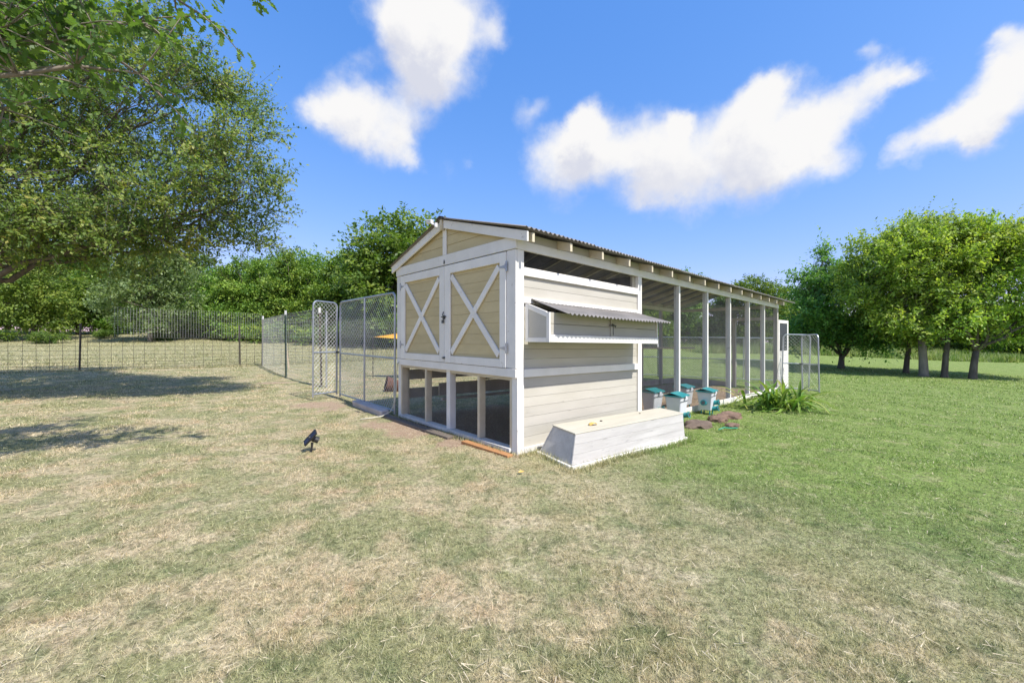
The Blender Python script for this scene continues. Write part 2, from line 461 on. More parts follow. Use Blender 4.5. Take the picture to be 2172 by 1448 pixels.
# ------------------------------------------------------------------ mesh building
class MB:
    def __init__(self):
        self.v = []
        self.f = []

    def hexa(self, p):
        """8 points: bottom ring 0-3, top ring 4-7 (both counter-clockwise from above)"""
        b = len(self.v)
        self.v += [tuple(q) for q in p]
        self.f += [(b + 3, b + 2, b + 1, b), (b + 4, b + 5, b + 6, b + 7)]
        for i in range(4):
            j = (i + 1) % 4
            self.f.append((b + i, b + j, b + 4 + j, b + 4 + i))
        return self

    def box(self, x0, x1, y0, y1, z0, z1):
        return self.hexa([(x0, y0, z0), (x1, y0, z0), (x1, y1, z0), (x0, y1, z0),
                          (x0, y0, z1), (x1, y0, z1), (x1, y1, z1), (x0, y1, z1)])

    def prism(self, poly, vec):
        """extrude a planar polygon (list of 3D points) by vec"""
        b = len(self.v); n = len(poly)
        self.v += [tuple(q) for q in poly]
        self.v += [tuple(Vector(q) + Vector(vec)) for q in poly]
        self.f.append(tuple(range(b + n - 1, b - 1, -1)))
        self.f.append(tuple(range(b + n, b + 2 * n)))
        for i in range(n):
            j = (i + 1) % n
            self.f.append((b + i, b + j, b + n + j, b + n + i))
        return self

    def tube(self, pts, rad, n=8, cap=True):
        pts = [Vector(p) for p in pts]
        if not hasattr(rad, '__len__'): rad = [rad] * len(pts)
        b = len(self.v)
        prev = None
        for i, p in enumerate(pts):
            t = (pts[min(i + 1, len(pts) - 1)] - pts[max(i - 1, 0)]).normalized()
            if prev is None:
                a = t.orthogonal().normalized()
            else:
                a = (prev - t * prev.dot(t))
                a = a.normalized() if a.length > 1e-6 else t.orthogonal().normalized()
            prev = a
            c = t.cross(a)
            for k in range(n):
                w = 2 * math.pi * k / n
                self.v.append(tuple(p + (a * math.cos(w) + c * math.sin(w)) * rad[i]))
        for i in range(len(pts) - 1):
            for k in range(n):
                k2 = (k + 1) % n
                self.f.append((b + i * n + k, b + i * n + k2, b + (i + 1) * n + k2, b + (i + 1) * n + k))
        if cap:
            self.f.append(tuple(b + k for k in range(n - 1, -1, -1)))
            e = b + (len(pts) - 1) * n
            self.f.append(tuple(e + k for k in range(n)))
        return self

    def lathe(self, prof, n=20):
        """profile of (r, z)"""
        b = len(self.v)
        for r, z in prof:
            for k in range(n):
                w = 2 * math.pi * k / n
                self.v.append((r * math.cos(w), r * math.sin(w), z))
        for i in range(len(prof) - 1):
            for k in range(n):
                k2 = (k + 1) % n
                self.f.append((b + i * n + k, b + i * n + k2, b + (i + 1) * n + k2, b + (i + 1) * n + k))
        self.f.append(tuple(b + k for k in range(n - 1, -1, -1)))
        e = b + (len(prof) - 1) * n
        self.f.append(tuple(e + k for k in range(n)))
        return self

    def mesh(self, name, mat, shear=False, smooth=False):
        me = bpy.data.meshes.new(name)
        v = [(x, y, z + .0105 * y - .011 * x) for x, y, z in self.v] if shear else self.v
        me.from_pydata(v, [], self.f)
        me.materials.append(mat)
        if smooth:
            me.shade_smooth()
        me.update()
        return me


def tag(o, label=None, cat=None, group=None, kind=None):
    if label: o['label'] = label
    if cat: o['category'] = cat
    if group: o['group'] = group
    if kind: o['kind'] = kind
    return o


def link(name, me, parent=None, bevel=0.0, kind=None):
    o = bpy.data.objects.new(name, me)
    col.objects.link(o)
    if parent is not None:
        o.parent = parent
    if bevel:
        b = o.modifiers.new('bevel', 'BEVEL'); b.width = bevel; b.segments = 1; b.limit_method = 'ANGLE'
    if kind: o['kind'] = kind
    return o


def empty(name, loc, rz=0.0):
    o = bpy.data.objects.new(name, None)
    o.empty_display_size = .1
    o.location = loc
    o.rotation_euler = (0, 0, rz)
    col.objects.link(o)
    return o


def np_mesh(name, V, k, rnd, mat, smooth=False):
    """n faces of k corners each from an (n*k,3) array, one random number per face"""
    me = bpy.data.meshes.new(name)
    n = len(V) // k
    me.vertices.add(n * k)
    me.vertices.foreach_set('co', np.ascontiguousarray(V, dtype=np.float32).ravel())
    me.loops.add(n * k)
    me.loops.foreach_set('vertex_index', np.arange(n * k, dtype=np.int32))
    me.polygons.add(n)
    me.polygons.foreach_set('loop_start', np.arange(0, n * k, k, dtype=np.int32))
    me.update(calc_edges=True)
    a = me.attributes.new('rnd', 'FLOAT', 'FACE')
    a.data.foreach_set('value', np.asarray(rnd, dtype=np.float32))
    me.materials.append(mat)
    return me


def nrm(a):
    return a / np.maximum(np.linalg.norm(a, axis=-1, keepdims=True), 1e-9)


# ------------------------------------------------------------------ ground
def build_ground():
    def axis(lo, hi, n, p):
        t = np.linspace(-1, 1, n)
        s = np.sign(t) * np.abs(t) ** p
        return np.where(s < 0, -s * lo, s * hi)
    xs = axis(-700, 700, 341, 3.2)
    ys = axis(-300, 900, 361, 3.0)
    X, Y = np.meshgrid(xs, ys + 0.0)
    Z = G(X, Y)
    V = np.stack([X, Y, Z], -1).reshape(-1, 3)
    nx, ny = len(xs), len(ys)
    idx = np.arange(nx * ny).reshape(ny, nx)
    F = np.stack([idx[:-1, :-1], idx[:-1, 1:], idx[1:, 1:], idx[1:, :-1]], -1).reshape(-1, 4)
    me = bpy.data.meshes.new('ground')
    me.vertices.add(len(V)); me.vertices.foreach_set('co', V.astype(np.float32).ravel())
    me.loops.add(F.size); me.loops.foreach_set('vertex_index', F.astype(np.int32).ravel())
    me.polygons.add(len(F)); me.polygons.foreach_set('loop_start', np.arange(0, F.size, 4, dtype=np.int32))
    me.update(calc_edges=True)
    a = me.attributes.new('soil', 'FLOAT', 'POINT')
    a.data.foreach_set('value', soil_amount(V[:, 0], V[:, 1]).astype(np.float32))
    me.materials.append(M['ground'])
    me.shade_smooth()
    o = link('ground', me)
    o['kind'] = 'structure'


build_ground()

# ------------------------------------------------------------------ chicken coop with run
WD = 2.955      # width of the gable end
BL = 2.66       # length of the boarded house
RL = 10.18      # whole length with the run
WZ = 2.46       # wall head
RIDGE = 3.0
SL = (RIDGE - 2.580) / (WD / 2)

coop = empty('chicken_coop', W(0, 0, 0), ANG)
tag(coop, 'long tan and white chicken coop with crossed barn doors and a mesh run behind', 'chicken coop')


def part(name, mb, mat, parent=None, bevel=.003, kind=None, smooth=False):
    return link(name, mb.mesh(name, M[mat], shear=True, smooth=smooth), parent or coop, bevel, kind)


def B(x0, x1, y0, y1, z0, z1):
    return MB().box(x0, x1, y0, y1, z0, z1)


def siding_x(x0, x1, z0, z1, yo, mat, parent=None, step=.116, thick=.014, back=1):
    """horizontal boards running along x; outer face at y=yo facing -y (back=1) or +y (back=-1)"""
    z = z0
    while z < z1 - .01:
        zt = min(z + step - .003, z1)
        mb = MB()
        s = back
        o_lo, o_hi = yo - s * .0022, yo
        i = yo + s * thick
        p = [(x0, o_lo, z), (x1, o_lo, z), (x1, i, z), (x0, i, z), (x0, o_hi, zt), (x1, o_hi, zt), (x1, i, zt), (x0, i, zt)]
        if s < 0:
            p = [p[3], p[2], p[1], p[0], p[7], p[6], p[5], p[4]]
        mb.hexa(p)
        part('siding_board', mb, mat, parent, 0)
        z += step


# corner and wall posts of the house, sunny side
part('corner_post', B(0.0, .105, 0, .09, 0, 2.352), 'white')
part('corner_post', B(2.61, 2.72, 0.002, .09, 0, 2.352), 'white')
part('corner_post', B(0.0, .09, WD - .09, WD, 0, 2.352), 'white')
part('corner_post', B(2.61, 2.70, WD - .09, WD, 0, 2.352), 'white')
# wall plate (top beam) along both sides
part('top_beam', B(.0, RL + .02, -.006, .035, 2.355, WZ), 'white')
part('top_beam', B(.0, RL + .02, WD - .035, WD + .006, 2.355, WZ), 'white')
# rails of the house, sunny side
part('rail', B(.107, 2.609, -.004, .04, 2.063, 2.163), 'white')
part('rail', B(.107, 2.609, -.004, .04, 1.747, 1.816), 'white')
part('rail', B(.107, 2.609, -.006, .04, .885, .980), 'white')
part('base_board', B(.107, 2.609, -.002, .04, 0.0, .068), 'white_end')
siding_x(.107, 2.609, 1.818, 2.061, .030, 'tan_side', step=.122)
siding_x(.107, 2.609, .982, 1.745, .030, 'tan_side')
siding_x(.107, 2.609, .070, .883, .030, 'tan_side')
# far side of the house
siding_x(.1, 2.61, .982, 2.35, WD - .03, 'tan_side', back=-1)
for z in (.30, .62):
    part('skirt_board', B(.1, 2.61, WD - .04, WD - .01, z, z + .17), 'tan_side')
# partition towards the run
z = .98
while z < 2.34:
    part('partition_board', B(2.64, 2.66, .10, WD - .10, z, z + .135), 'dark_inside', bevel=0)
    z += .14
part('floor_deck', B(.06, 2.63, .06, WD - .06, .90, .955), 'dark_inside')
for y in (.75, 1.5, 2.2):
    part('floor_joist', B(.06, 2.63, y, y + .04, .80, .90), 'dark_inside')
part('perch', B(.2, 2.6, 1.9, 1.95, .38, .42), 'post_grey')
part('ledge_board', B(.3, 2.6, 2.15, 2.17, .42, .62), 'post_grey')

# ---- gable end
part('jamb', B(-.024, -.001, .004, .158, .99, 2.352), 'white')
part('jamb', B(-.024, -.001, 2.790, WD - .004, .99, 2.352), 'white')
part('lower_post', B(-.001, .09, .0905, .094, 0, .88), 'white')
part('header_beam', B(-.034, -.0015, -.01, WD + .01, 2.358, 2.500), 'white')
part('sill_rail', B(-.030, -.001, .0, WD, .885, .984), 'white')
part('bottom_plate', B(-.036, .09, .1, WD - .1, .018, .062), 'white_end')
for y, w, m in ((.71, .045, 'cream'), (1.385, .09, 'white'), (2.03, .045, 'cream')):
    part('stud', B(.0, .10, y, y + w, .062, .884), m)
part('stud', B(.0, .095, .0945, .135, .062, .884), 'cream')
part('stud', B(.0, .14, WD - .135, WD - .092, .062, .884), 'cream')
part('sill_backing', B(.002, .08, .136, WD - .136, .845, .884), 'cream')


def mesh_xz(y, x0, x1, z0, z1, sp=.0135, r=.0006):
    mb = MB()
    x = x0 + sp / 2
    while x < x1:
        mb.tube([(x, y, z0), (x, y, z1)], r, 3, False); x += sp
    z = z0 + sp / 2
    while z < z1:
        mb.tube([(x0, y + .0012, z), (x1, y + .0012, z)], r, 3, False); z += sp
    return mb


def mesh_yz(x, y0, y1, z0, z1, sp=.0135, r=.0006):
    mb = MB()
    y = y0 + sp / 2
    while y < y1:
        mb.tube([(x, y, z0), (x, y, z1)], r, 3, False); y += sp
    z = z0 + sp / 2
    while z < z1:
        mb.tube([(x + .0012, y0, z), (x + .0012, y1, z)], r, 3, False); z += sp
    return mb


for y0, y1 in ((.135, .71), (.755, 1.385), (1.475, 2.03), (2.075, WD - .135)):
    part('wire_mesh', mesh_yz(.102, y0, y1, .062, .845), 'hcloth', bevel=0, kind='stuff')

# doors: framed, boarded and crossed
XF = -.022


def door(y0, y1, st_a, st_b, flip):
    """y0..y1; st_a, st_b: widths of the stiles at y0 and y1"""
    z0, z1 = .990, 2.344
    d = part('door', B(XF + .022, XF + .034, y0 + .002, y1 - .002, z0, z1), 'tan', bevel=0)
    d['label'] = 'barn door leaf with a white cross over tan boards'
    z = z0 + .002
    while z < z1 - .02:
        zt = min(z + .1295, z1)
        mb = MB()
        mb.hexa([(XF + .0115, y0 + .03, z), (XF + .0215, y0 + .03, z), (XF + .0215, y1 - .03, z), (XF + .0115, y1 - .03, z),
                 (XF + .013, y0 + .03, zt), (XF + .0215, y0 + .03, zt), (XF + .0215, y1 - .03, zt), (XF + .013, y1 - .03, zt)])
        part('siding_board', mb, 'tan', d, 0)
        z += .132
    part('stile', B(XF - .016, XF + .009, y0, y0 + st_a, z0, z1), 'white', d)
    part('stile', B(XF - .016, XF + .009, y1 - st_b, y1, z0, z1), 'white', d)
    ya, yb = y0 + st_a + .001, y1 - st_b - .001
    part('door_rail', B(XF - .016, XF + .009, ya, yb, z1 - .117, z1), 'white', d)
    part('door_rail', B(XF - .016, XF + .009, ya, yb, z0, z0 + .098), 'white', d)
    za, zb = z0 + .099, z1 - .118
    w = .05
    L = math.hypot(yb - ya, zb - za)
    dy, dz = (yb - ya) / L, (zb - za) / L
    # one full brace and two halves butting against it
    def brace(p, q, x0, x1):
        (ay, az), (by, bz) = p, q
        l = math.hypot(by - ay, bz - az); ty, tz = (by - ay) / l, (bz - az) / l
        ny, nz = -tz, ty
        h = w * .92
        poly = [(x0, ay + ny * h, az + nz * h), (x0, ay - ny * h, az - nz * h), (x0, by - ny * h, bz - nz * h), (x0, by + ny * h, bz + nz * h)]
        poly = [(a, min(max(b, ya), yb), min(max(c, za), zb)) for a, b, c in poly]
        return MB().prism(poly, (x1 - x0, 0, 0))
    i = .045
    p1, p2 = (ya + i * .6, zb - i), (yb - i * .6, za + i)
    if flip:
        full = ((ya + i * .3, zb - i), (yb - i * .3, za + i)); half = ((yb - i * .3, zb - i), (ya + i * .3, za + i))
    else:
        full = ((yb - i * .3, zb - i), (ya + i * .3, za + i)); half = ((ya + i * .3, zb - i), (yb - i * .3, za + i))
    part('brace', brace(full[0], full[1], XF - .015, XF + .0085), 'white', d)
    part('brace', brace(half[0], half[1], XF - .0135, XF + .008), 'white', d)
    return d


d_r = door(.162, 1.470, .112, .140, False)
d_l = door(1.478, 2.786, .126, .126, False)


def hinge(dr, yk, zc, s):
    """T hinge: plate on the jamb, tapering strap on the door; s=+1 the strap runs to +y"""
    mb = MB()
    x = XF - .017
    mb.box(x - .004, x, min(yk - s * .03, yk), max(yk - s * .03, yk), zc - .06, zc + .06)
    mb.prism([(x - .004, yk, zc - .022), (x - .004, yk, zc + .022), (x - .004, yk + s * .10, zc + .007), (x - .004, yk + s * .10, zc - .007)], (.004, 0, 0))
    mb.tube([(x - .006, yk, zc - .035), (x - .006, yk, zc + .035)], .007, 8)
    part('hinge', mb, 'galv', dr, 0)


for zc in (1.22, 2.17):
    hinge(d_r, .160, zc, 1)
    hinge(d_l, 2.788, zc, -1)
mb = MB()
mb.box(XF - .021, XF - .017, 1.44, 1.51, 1.60, 1.65).tube([(XF - .03, 1.41, 1.63), (XF - .03, 1.53, 1.63)], .007, 6)
mb.tube([(XF - .03, 1.47, 1.70), (XF - .045, 1.465, 1.66), (XF - .03, 1.47, 1.60), (XF - .04, 1.48, 1.54)], .008, 6)
mb.box(XF - .05, XF - .03, 1.455, 1.49, 1.54, 1.585)
part('latch', mb, 'iron', d_l, 0)
part('latch', MB().box(XF - .026, XF - .017, 1.45, 1.50, 1.04, 1.07).tube([(XF - .03, 1.44, 1.055), (XF - .03, 1.51, 1.055)], .006, 6), 'iron', d_l, 0)
part('latch', MB().tube([(-.040, 1.475, 2.37), (-.040, 1.475, 2.43)], .006, 6).box(-.040, -.0345, 1.46, 1.49, 2.38, 2.41), 'iron', None, 0)

# gable boards above the header, each cut to the roof slope
zt_max = RIDGE - .03
z = 2.501
while z < zt_max - .03:
    za, zb = z, min(z + .128, zt_max - .02)
    def half(zz): return max((RIDGE - .035 - zz) / SL, .012)
    c = WD / 2
    ha, hb = half(za), half(zb)
    ha = min(ha, c); hb = min(hb, c)
    part('gable_board', MB().hexa([(-.014, c - ha, za), (.0, c - ha, za), (.0, c + ha, za), (-.014, c + ha, za),
                                   (-.010, c - hb, zb), (.0, c - hb, zb), (.0, c + hb, zb), (-.010, c + hb, zb)]), 'tan', None, 0)
    z += .132
part('king_post', B(-.034, -.015, WD / 2 - .045, WD / 2 + .045, 2.502, RIDGE - .05), 'white')

# ---- roof
EO = .21        # eave overhang, sunny side
EL_ = .10       # and shady side


def zroof(y): return RIDGE - SL * abs(y - WD / 2)


def rafter_pair(x, w=.04, mat='cream'):
    for s in (-1, 1):
        ye = -EO if s < 0 else WD + EL_
        yr = WD / 2 + s * .02
        mb = MB()
        zt0, zt1 = zroof(ye) - .012, zroof(yr) - .012
        mb.prism([(x, ye, zt0 - .105), (x, yr, zt1 - .09), (x, yr, zt1), (x, ye, zt0)] if s < 0 else
                 [(x, ye, zt0 - .105), (x, ye, zt0), (x, yr, zt1), (x, yr, zt1 - .09)], (w, 0, 0))
        part('rafter', mb, mat)


x = .03
while x < RL + .05:
    rafter_pair(x)
    xa, xb = x + .041, min(x + .654, RL)
    if xb > xa + .05:
        part('frieze_board', B(xa, xb, .004, .022, WZ + .002, zroof(0) - .022), 'tan_side', bevel=0)
        part('frieze_board', B(xa, xb, WD - .022, WD - .004, WZ + .002, zroof(0) - .022), 'tan_side', bevel=0)
    x += .655
part('ridge_board', B(-.038, RL + .15, WD / 2 - .018, WD / 2 + .018, RIDGE - .13, RIDGE - .016), 'cream')
for s in (-1, 1):   # barge boards on the gable end
    ye = -EO - .015 if s < 0 else WD + EL_ + .015
    yr = WD / 2 + s * .026
    h = .115
    mb = MB().prism([(-.066, ye, zroof(ye) - .010 - h), (-.066, yr, zroof(yr) - .010 - h), (-.066, yr, zroof(yr) - .010), (-.066, ye, zroof(ye) - .010)] if s > 0 else
                    [(-.066, ye, zroof(ye) - .010 - h), (-.066, ye, zroof(ye) - .010), (-.066, yr, zroof(yr) - .010), (-.066, yr, zroof(yr) - .010 - h)], (.026, 0, 0))
    part('barge_board', mb, 'white')
    # frieze blocks carrying the barge board
    for y in (ye + (.25 if s < 0 else -.25), WD / 2 + s * .45):
        part('lookout_block', B(-.0395, .02, y - .02, y + .02, zroof(y) - .10, zroof(y) - .022), 'cream')
    # boxed soffit under the verge
part('ridge_block', MB().prism([(-.095, WD / 2 - .024, RIDGE - .16), (-.095, WD / 2 + .024, RIDGE - .16), (-.095, WD / 2 + .024, RIDGE - .012), (-.095, WD / 2 - .024, RIDGE - .012)][::-1], (.05, 0, 0)), 'cream')


def corr_sheet(width, y0, z0, y1, z1, pitch=.076, amp=.012, seg=8, t=.0025, rows=2, jitter=0.0):
    """corrugated sheet: waves along x from 0..width, sloping from (y0,z0) to (y1,z1); closed with a thickness"""
    n = int(round(width / pitch * seg))
    vt, f = [], []
    for layer in (0, 1):
        for r in range(rows + 1):
            k = r / rows
            for i in range(n + 1):
                x = width * i / n
                z = z0 + (z1 - z0) * k + amp * math.sin(2 * math.pi * x / pitch) + (t if layer == 0 else 0)
                vt.append((x, y0 + (y1 - y0) * k, z))
    def id(l, r, i): return l * (rows + 1) * (n + 1) + r * (n + 1) + i
    up = y1 > y0
    for r in range(rows):
        for i in range(n):
            q = (id(0, r, i), id(0, r, i + 1), id(0, r + 1, i + 1), id(0, r + 1, i))
            f.append(q if up else q[::-1])
            q = (id(1, r, i), id(1, r + 1, i), id(1, r + 1, i + 1), id(1, r, i + 1))
            f.append(q if up else q[::-1])
    for i in range(n):
        f.append((id(1, 0, i), id(1, 0, i + 1), id(0, 0, i + 1), id(0, 0, i)) if up else (id(0, 0, i), id(0, 0, i + 1), id(1, 0, i + 1), id(1, 0, i)))
        f.append((id(0, rows, i), id(0, rows, i + 1), id(1, rows, i + 1), id(1, rows, i)))
    mb = MB(); mb.v = vt; mb.f = f
    return mb


cover = .076 * 8
for s in (-1, 1):
    ye = -EO - .035 if s < 0 else WD + EL_ + .035
    me = corr_sheet(cover + .076, ye, zroof(ye) + .008, WD / 2 + s * .004, RIDGE + .008).mesh('roof_sheet', M['roof'], smooth=True)
    x = -.11; k = 0
    while x < RL + .12:
        o = link('roof_sheet', me, coop)
        o.location = (x, 0, -.011 * x + .0105 * WD / 2 + (.0032 if k % 2 else 0))
        x += cover; k += 1
part('ridge_cap', MB().prism([(-.115, WD / 2 - .10, zroof(WD / 2 - .10) + .028), (-.115, WD / 2, RIDGE + .030), (-.115, WD / 2 + .10, zroof(WD / 2 + .10) + .028),
                              (-.115, WD / 2 + .10, zroof(WD / 2 + .10) + .034), (-.115, WD / 2, RIDGE + .037), (-.115, WD / 2 - .10, zroof(WD / 2 - .10) + .034)][::-1], (RL + .36, 0, 0)), 'roof', None, 0)

# ---- clerestory mesh on the sunny side, small props inside
part('wire_mesh', mesh_xz(.05, .105, 2.61, 2.163, 2.357, sp=.0127), 'hcloth', bevel=0, kind='stuff')
part('window_stud', B(2.52, 2.608, .052, .09, 2.164, 2.354), 'cream')

# ---- nest box on the sunny wall
NB0, NB1, NP = .115, 2.50, -.385
nb = part('nest_box', B(NB0 + .02, NB1 - .02, NP + .02, -.012, 1.300, 1.325), 'white')
nb['label'] = 'long nest box with a corrugated lid fixed to the sunny wall'
for xx in (NB0, NB1 - .022):
    mb = MB().prism([(xx + .006, NP + .03, 1.33), (xx + .006, -.05, 1.33), (xx + .006, -.05, 1.70), (xx + .006, NP + .03, 1.60)][::-1], (.012, 0, 0))
    part('end_panel', mb, 'tan_side', nb, 0)
    for b in (B(xx, xx + .022, NP, NP + .045, 1.296, 1.625), B(xx, xx + .022, -.055, -.008, 1.296, 1.735), B(xx, xx + .022, NP + .046, -.056, 1.296, 1.345)):
        part('end_frame', b, 'white', nb, .002)
    part('end_frame', MB().prism([(xx, NP + .046, 1.575), (xx, NP + .046, 1.635), (xx, -.056, 1.735), (xx, -.056, 1.675)], (.022, 0, 0)), 'white', nb, .002)
part('bottom_trim', B(NB0 + .023, NB1 - .001, NP - .006, NP + .016, 1.297, 1.382), 'white', nb)
part('front_board', B(NB0 + .023, NB1 - .023, NP + .018, NP + .034, 1.384, 1.500), 'tan_side', nb, .002)
part('front_board', B(NB0 + .023, NB1 - .023, NP + .020, NP + .034, 1.504, 1.628), 'tan_side', nb, .002)
part('batten', B(1.29, 1.36, NP + .004, NP + .0175, 1.384, 1.628), 'tan_side', nb, .002)
part('latch', MB().box(1.25, 1.40, NP - .004, NP + .003, 1.515, 1.53).tube([(1.30, NP - .01, 1.54), (1.345, NP - .025, 1.52), (1.36, NP - .012, 1.50)], .008, 6)
     .tube([(1.335, NP - .002, 1.40), (1.335, NP - .002, 1.52)], .004, 5), 'iron', nb, 0)
lid = corr_sheet(.076 * 30.4, -.58, 1.597, -.002, 1.768, pitch=.076, amp=.0115, rows=4)
rl = random.Random(3)
lv = []
for (x, y, z) in lid.v:                      # the near end has sprung up a little
    k = max(0, 1 - (x / .42)) ** 2
    w = .006 * math.sin(x * 3.1 + 1) * (-y)
    lv.append((x + .215, y, z + .03 * k * (1 - (-y) / .6) + w))
lid.v = lv
part('lid_sheet', lid, 'lid', nb, 0, smooth=True)

# ---- the run: posts, mesh, base boards
posts = [4.06, 5.31, 6.55, 7.79, 8.97]
pw = .05
for xp in posts:
    part('run_post', B(xp - pw, xp, .0, .10, .0, 2.352), 'white')
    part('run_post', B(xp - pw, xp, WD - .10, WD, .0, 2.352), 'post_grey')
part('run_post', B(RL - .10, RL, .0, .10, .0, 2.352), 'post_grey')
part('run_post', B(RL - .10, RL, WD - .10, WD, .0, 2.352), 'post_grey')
edges = [2.72] + posts + [RL - .05]
for a, b in zip(edges[:-1], edges[1:]):
    part('base_board', B(a + .001, b - .001, -.022, .0, .0, .115), 'white')
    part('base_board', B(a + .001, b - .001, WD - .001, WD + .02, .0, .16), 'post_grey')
    part('wire_mesh', mesh_xz(.052, a - .01, b + .01, .06, 2.357), 'hcloth', bevel=0, kind='stuff')
    part('wire_mesh', mesh_xz(WD - .052, a - .01, b + .01, .06, 2.357, sp=.019, r=.0009), 'hcloth', bevel=0, kind='stuff')
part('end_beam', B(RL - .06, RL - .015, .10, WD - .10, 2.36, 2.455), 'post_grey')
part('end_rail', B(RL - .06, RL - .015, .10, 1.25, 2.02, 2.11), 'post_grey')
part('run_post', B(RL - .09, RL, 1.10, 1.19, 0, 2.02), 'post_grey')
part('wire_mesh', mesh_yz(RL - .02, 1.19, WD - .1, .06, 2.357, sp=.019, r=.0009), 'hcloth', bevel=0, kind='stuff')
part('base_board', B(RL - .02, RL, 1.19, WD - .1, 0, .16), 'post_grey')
part('perch_rail', B(4.2, RL - .12, 2.3, 2.35, 1.15, 1.20), 'post_grey')

# screen door standing open at the far end
a0 = W(RL + .03, .02); ddir = Vector((.778, .63, 0)).normalized(); dang = math.atan2(ddir.y, ddir.x) - ANG
sd = link('screen_door', MB().box(0, .82, -.012, .012, .12, 1.02).mesh('screen_door', M['white'], False), coop)
sd.location = (RL + .035, .02, -.011 * RL)
sd.rotation_euler = (0, 0, dang)
sd['label'] = 'white screen door standing open at the far end of the run'
for b in ((0, .09, -.018, .018, .05, 2.03), (.73, .82, -.018, .018, .05, 2.03), (.091, .729, -.018, .018, 1.94, 2.03), (.091, .729, -.018, .018, 1.02, 1.14), (.091, .729, -.018, .018, .05, .14)):
    link('door_frame', B(*b).mesh('door_frame', M['white']), sd, .003)
link('door_frame', MB().hexa([(.10, -.03, .16), (.18, -.03, .16), (.18, -.0125, .16), (.10, -.0125, .16), (.64, -.03, .98), (.72, -.03, .98), (.72, -.0125, .98), (.64, -.0125, .98)]).mesh('door_frame', M['white']), sd)
link('wire_mesh', mesh_xz(0, .09, .73, 1.14, 1.94, sp=.006, r=.0012).mesh('wire_mesh', M['iron']), sd, 0, 'stuff')


# ------------------------------------------------------------------ things round the coop
def at_local(lx, ly, dz=0.0):
    p = W(lx, ly)
    return Vector((p.x, p.y, Gf(p.x, p.y) + dz))


# planter: upturned tapering trough beside the wall
pl = empty('wooden_trough', at_local(.1, -.4, 0), ANG)
tag(pl, 'chalky white upturned wooden trough box lying along the sunny siding', 'trough')
HP = .335


def pc(v, p, z): return Vector((v - .1, -p + .4, z - .011 * (v - .1)))


bLB, bLF, bRF, bRB = pc(.27, .09, .03), pc(.115, .70, .03), pc(2.30, .88, .03), pc(2.46, .30, .03)
tLB, tLF, tRF, tRB = pc(.35, .23, HP), pc(.195, .685, HP), pc(2.33, .84, HP), pc(2.50, .41, HP)


def slab(a, b, c, d, n_in, t):
    """panel through four corners, thickness t inwards"""
    n = Vector(n_in).normalized() * t
    return MB().hexa([a + n, b + n, b, a, d + n, c + n, c, d] if False else [a, b, b + n, a + n, d, c, c + n, d])


cen = (bLB + bLF + bRF + bRB + tLB + tLF + tRF + tRB) / 8


def panel(a, b, c, d, t):
    n = (b - a).cross(d - a).normalized()
    if n.dot(cen - a) < 0: n = -n
    return MB().hexa([a, b, b + n * t, a + n * t, d, c, c + n * t, d + n * t])


for nm, q, mt in (('side_panel', (bLF, bRF, tRF, tLF), 'planter'), ('side_panel', (bRB, bLB, tLB, tRB), 'planter'),
                  ('end_panel', (bLB, bLF, tLF, tLB), 'planter'), ('end_panel', (bRF, bRB, tRB, tRF), 'planter')):
    a, b, c, d = q
    if nm == 'side_panel':                   # three planks with thin joints
        for k in range(3):
            k0, k1 = k / 3 + (.0025 if k else 0), (k + 1) / 3 - .0025
            m_ = panel(a.lerp(d, k0), b.lerp(c, k0), b.lerp(c, k1), a.lerp(d, k1), .02 + .0015 * (k % 2))
            link('side_plank', m_.mesh('side_plank', M[mt]), pl, .002)
    else:
        i = .03
        e = (b - a).normalized() * i
        f_ = (c - d).normalized() * i
        link('end_panel', panel(a + e, b - e, c - f_, d + f_, .02).mesh('end_panel', M[mt]), pl, .002)
up = Vector((0, 0, .014))
o4 = [tLB + (tLB - cen) * .012, tLF + (tLF - cen) * .012, tRF + (tRF - cen) * .012, tRB + (tRB - cen) * .012]
for q in o4: q.z = HP - .011 * q.x + .001
link('bottom_board', MB().hexa(o4 + [q + up for q in o4]).mesh('bottom_board', M['planter_top']), pl, .003)
for a, b in ((bLB, bLF), (bLF, bRF), (bRF, bRB)):   # rim lying on the grass
    t = (b - a).normalized(); n = Vector((t.y, -t.x, 0))
    if n.dot(cen - a) > 0: n = -n
    a2, b2 = a - t * .02, b + t * .0
    lo = Vector((0, 0, -.045)); hi = Vector((0, 0, .0))
    link('rim', MB().hexa([a2 + lo, b2 + lo, b2 + lo + n * .035, a2 + lo + n * .035, a2 + hi, b2 + hi, b2 + hi + n * .035, a2 + hi + n * .035]).mesh('rim', M['white']), pl, .003)


def trough_top(f, g):
    q = o4[0].lerp(o4[3], f).lerp(o4[1].lerp(o4[2], f), g) + up
    return pl.matrix_basis @ q if False else (Matrix.Translation(pl.location) @ Matrix.Rotation(ANG, 4, 'Z')) @ q


# dry yellow leaf and two dark pebbles on the trough
p = trough_top(.20, .62)
mb = MB()
rows_ = []
for i in range(9):
    t = i / 8
    w_ = .035 * math.sin(math.pi * min(max(t, .06), .97)) ** .7 + .004
    for j in range(5):
        s_ = (j - 2) / 2
        mb.v.append((t * .115 - .055, s_ * w_, .004 + .022 * math.sin(math.pi * t) + .010 * (1 - s_ * s_) + .006 * math.sin(7 * t + 2 * s_)))
for i in range(8):
    for j in range(4):
        a = i * 5 + j
        mb.f.append((a, a + 5, a + 6, a + 1))
o = link('dry_leaf', mb.mesh('dry_leaf', M['husk'], smooth=True)); o.location = p; o.rotation_euler = (0, 0, .5)
sm = o.modifiers.new('thick', 'SOLIDIFY'); sm.thickness = .003
tag(o, 'curled yellow dry leaf lying on top of the white trough', 'leaf')


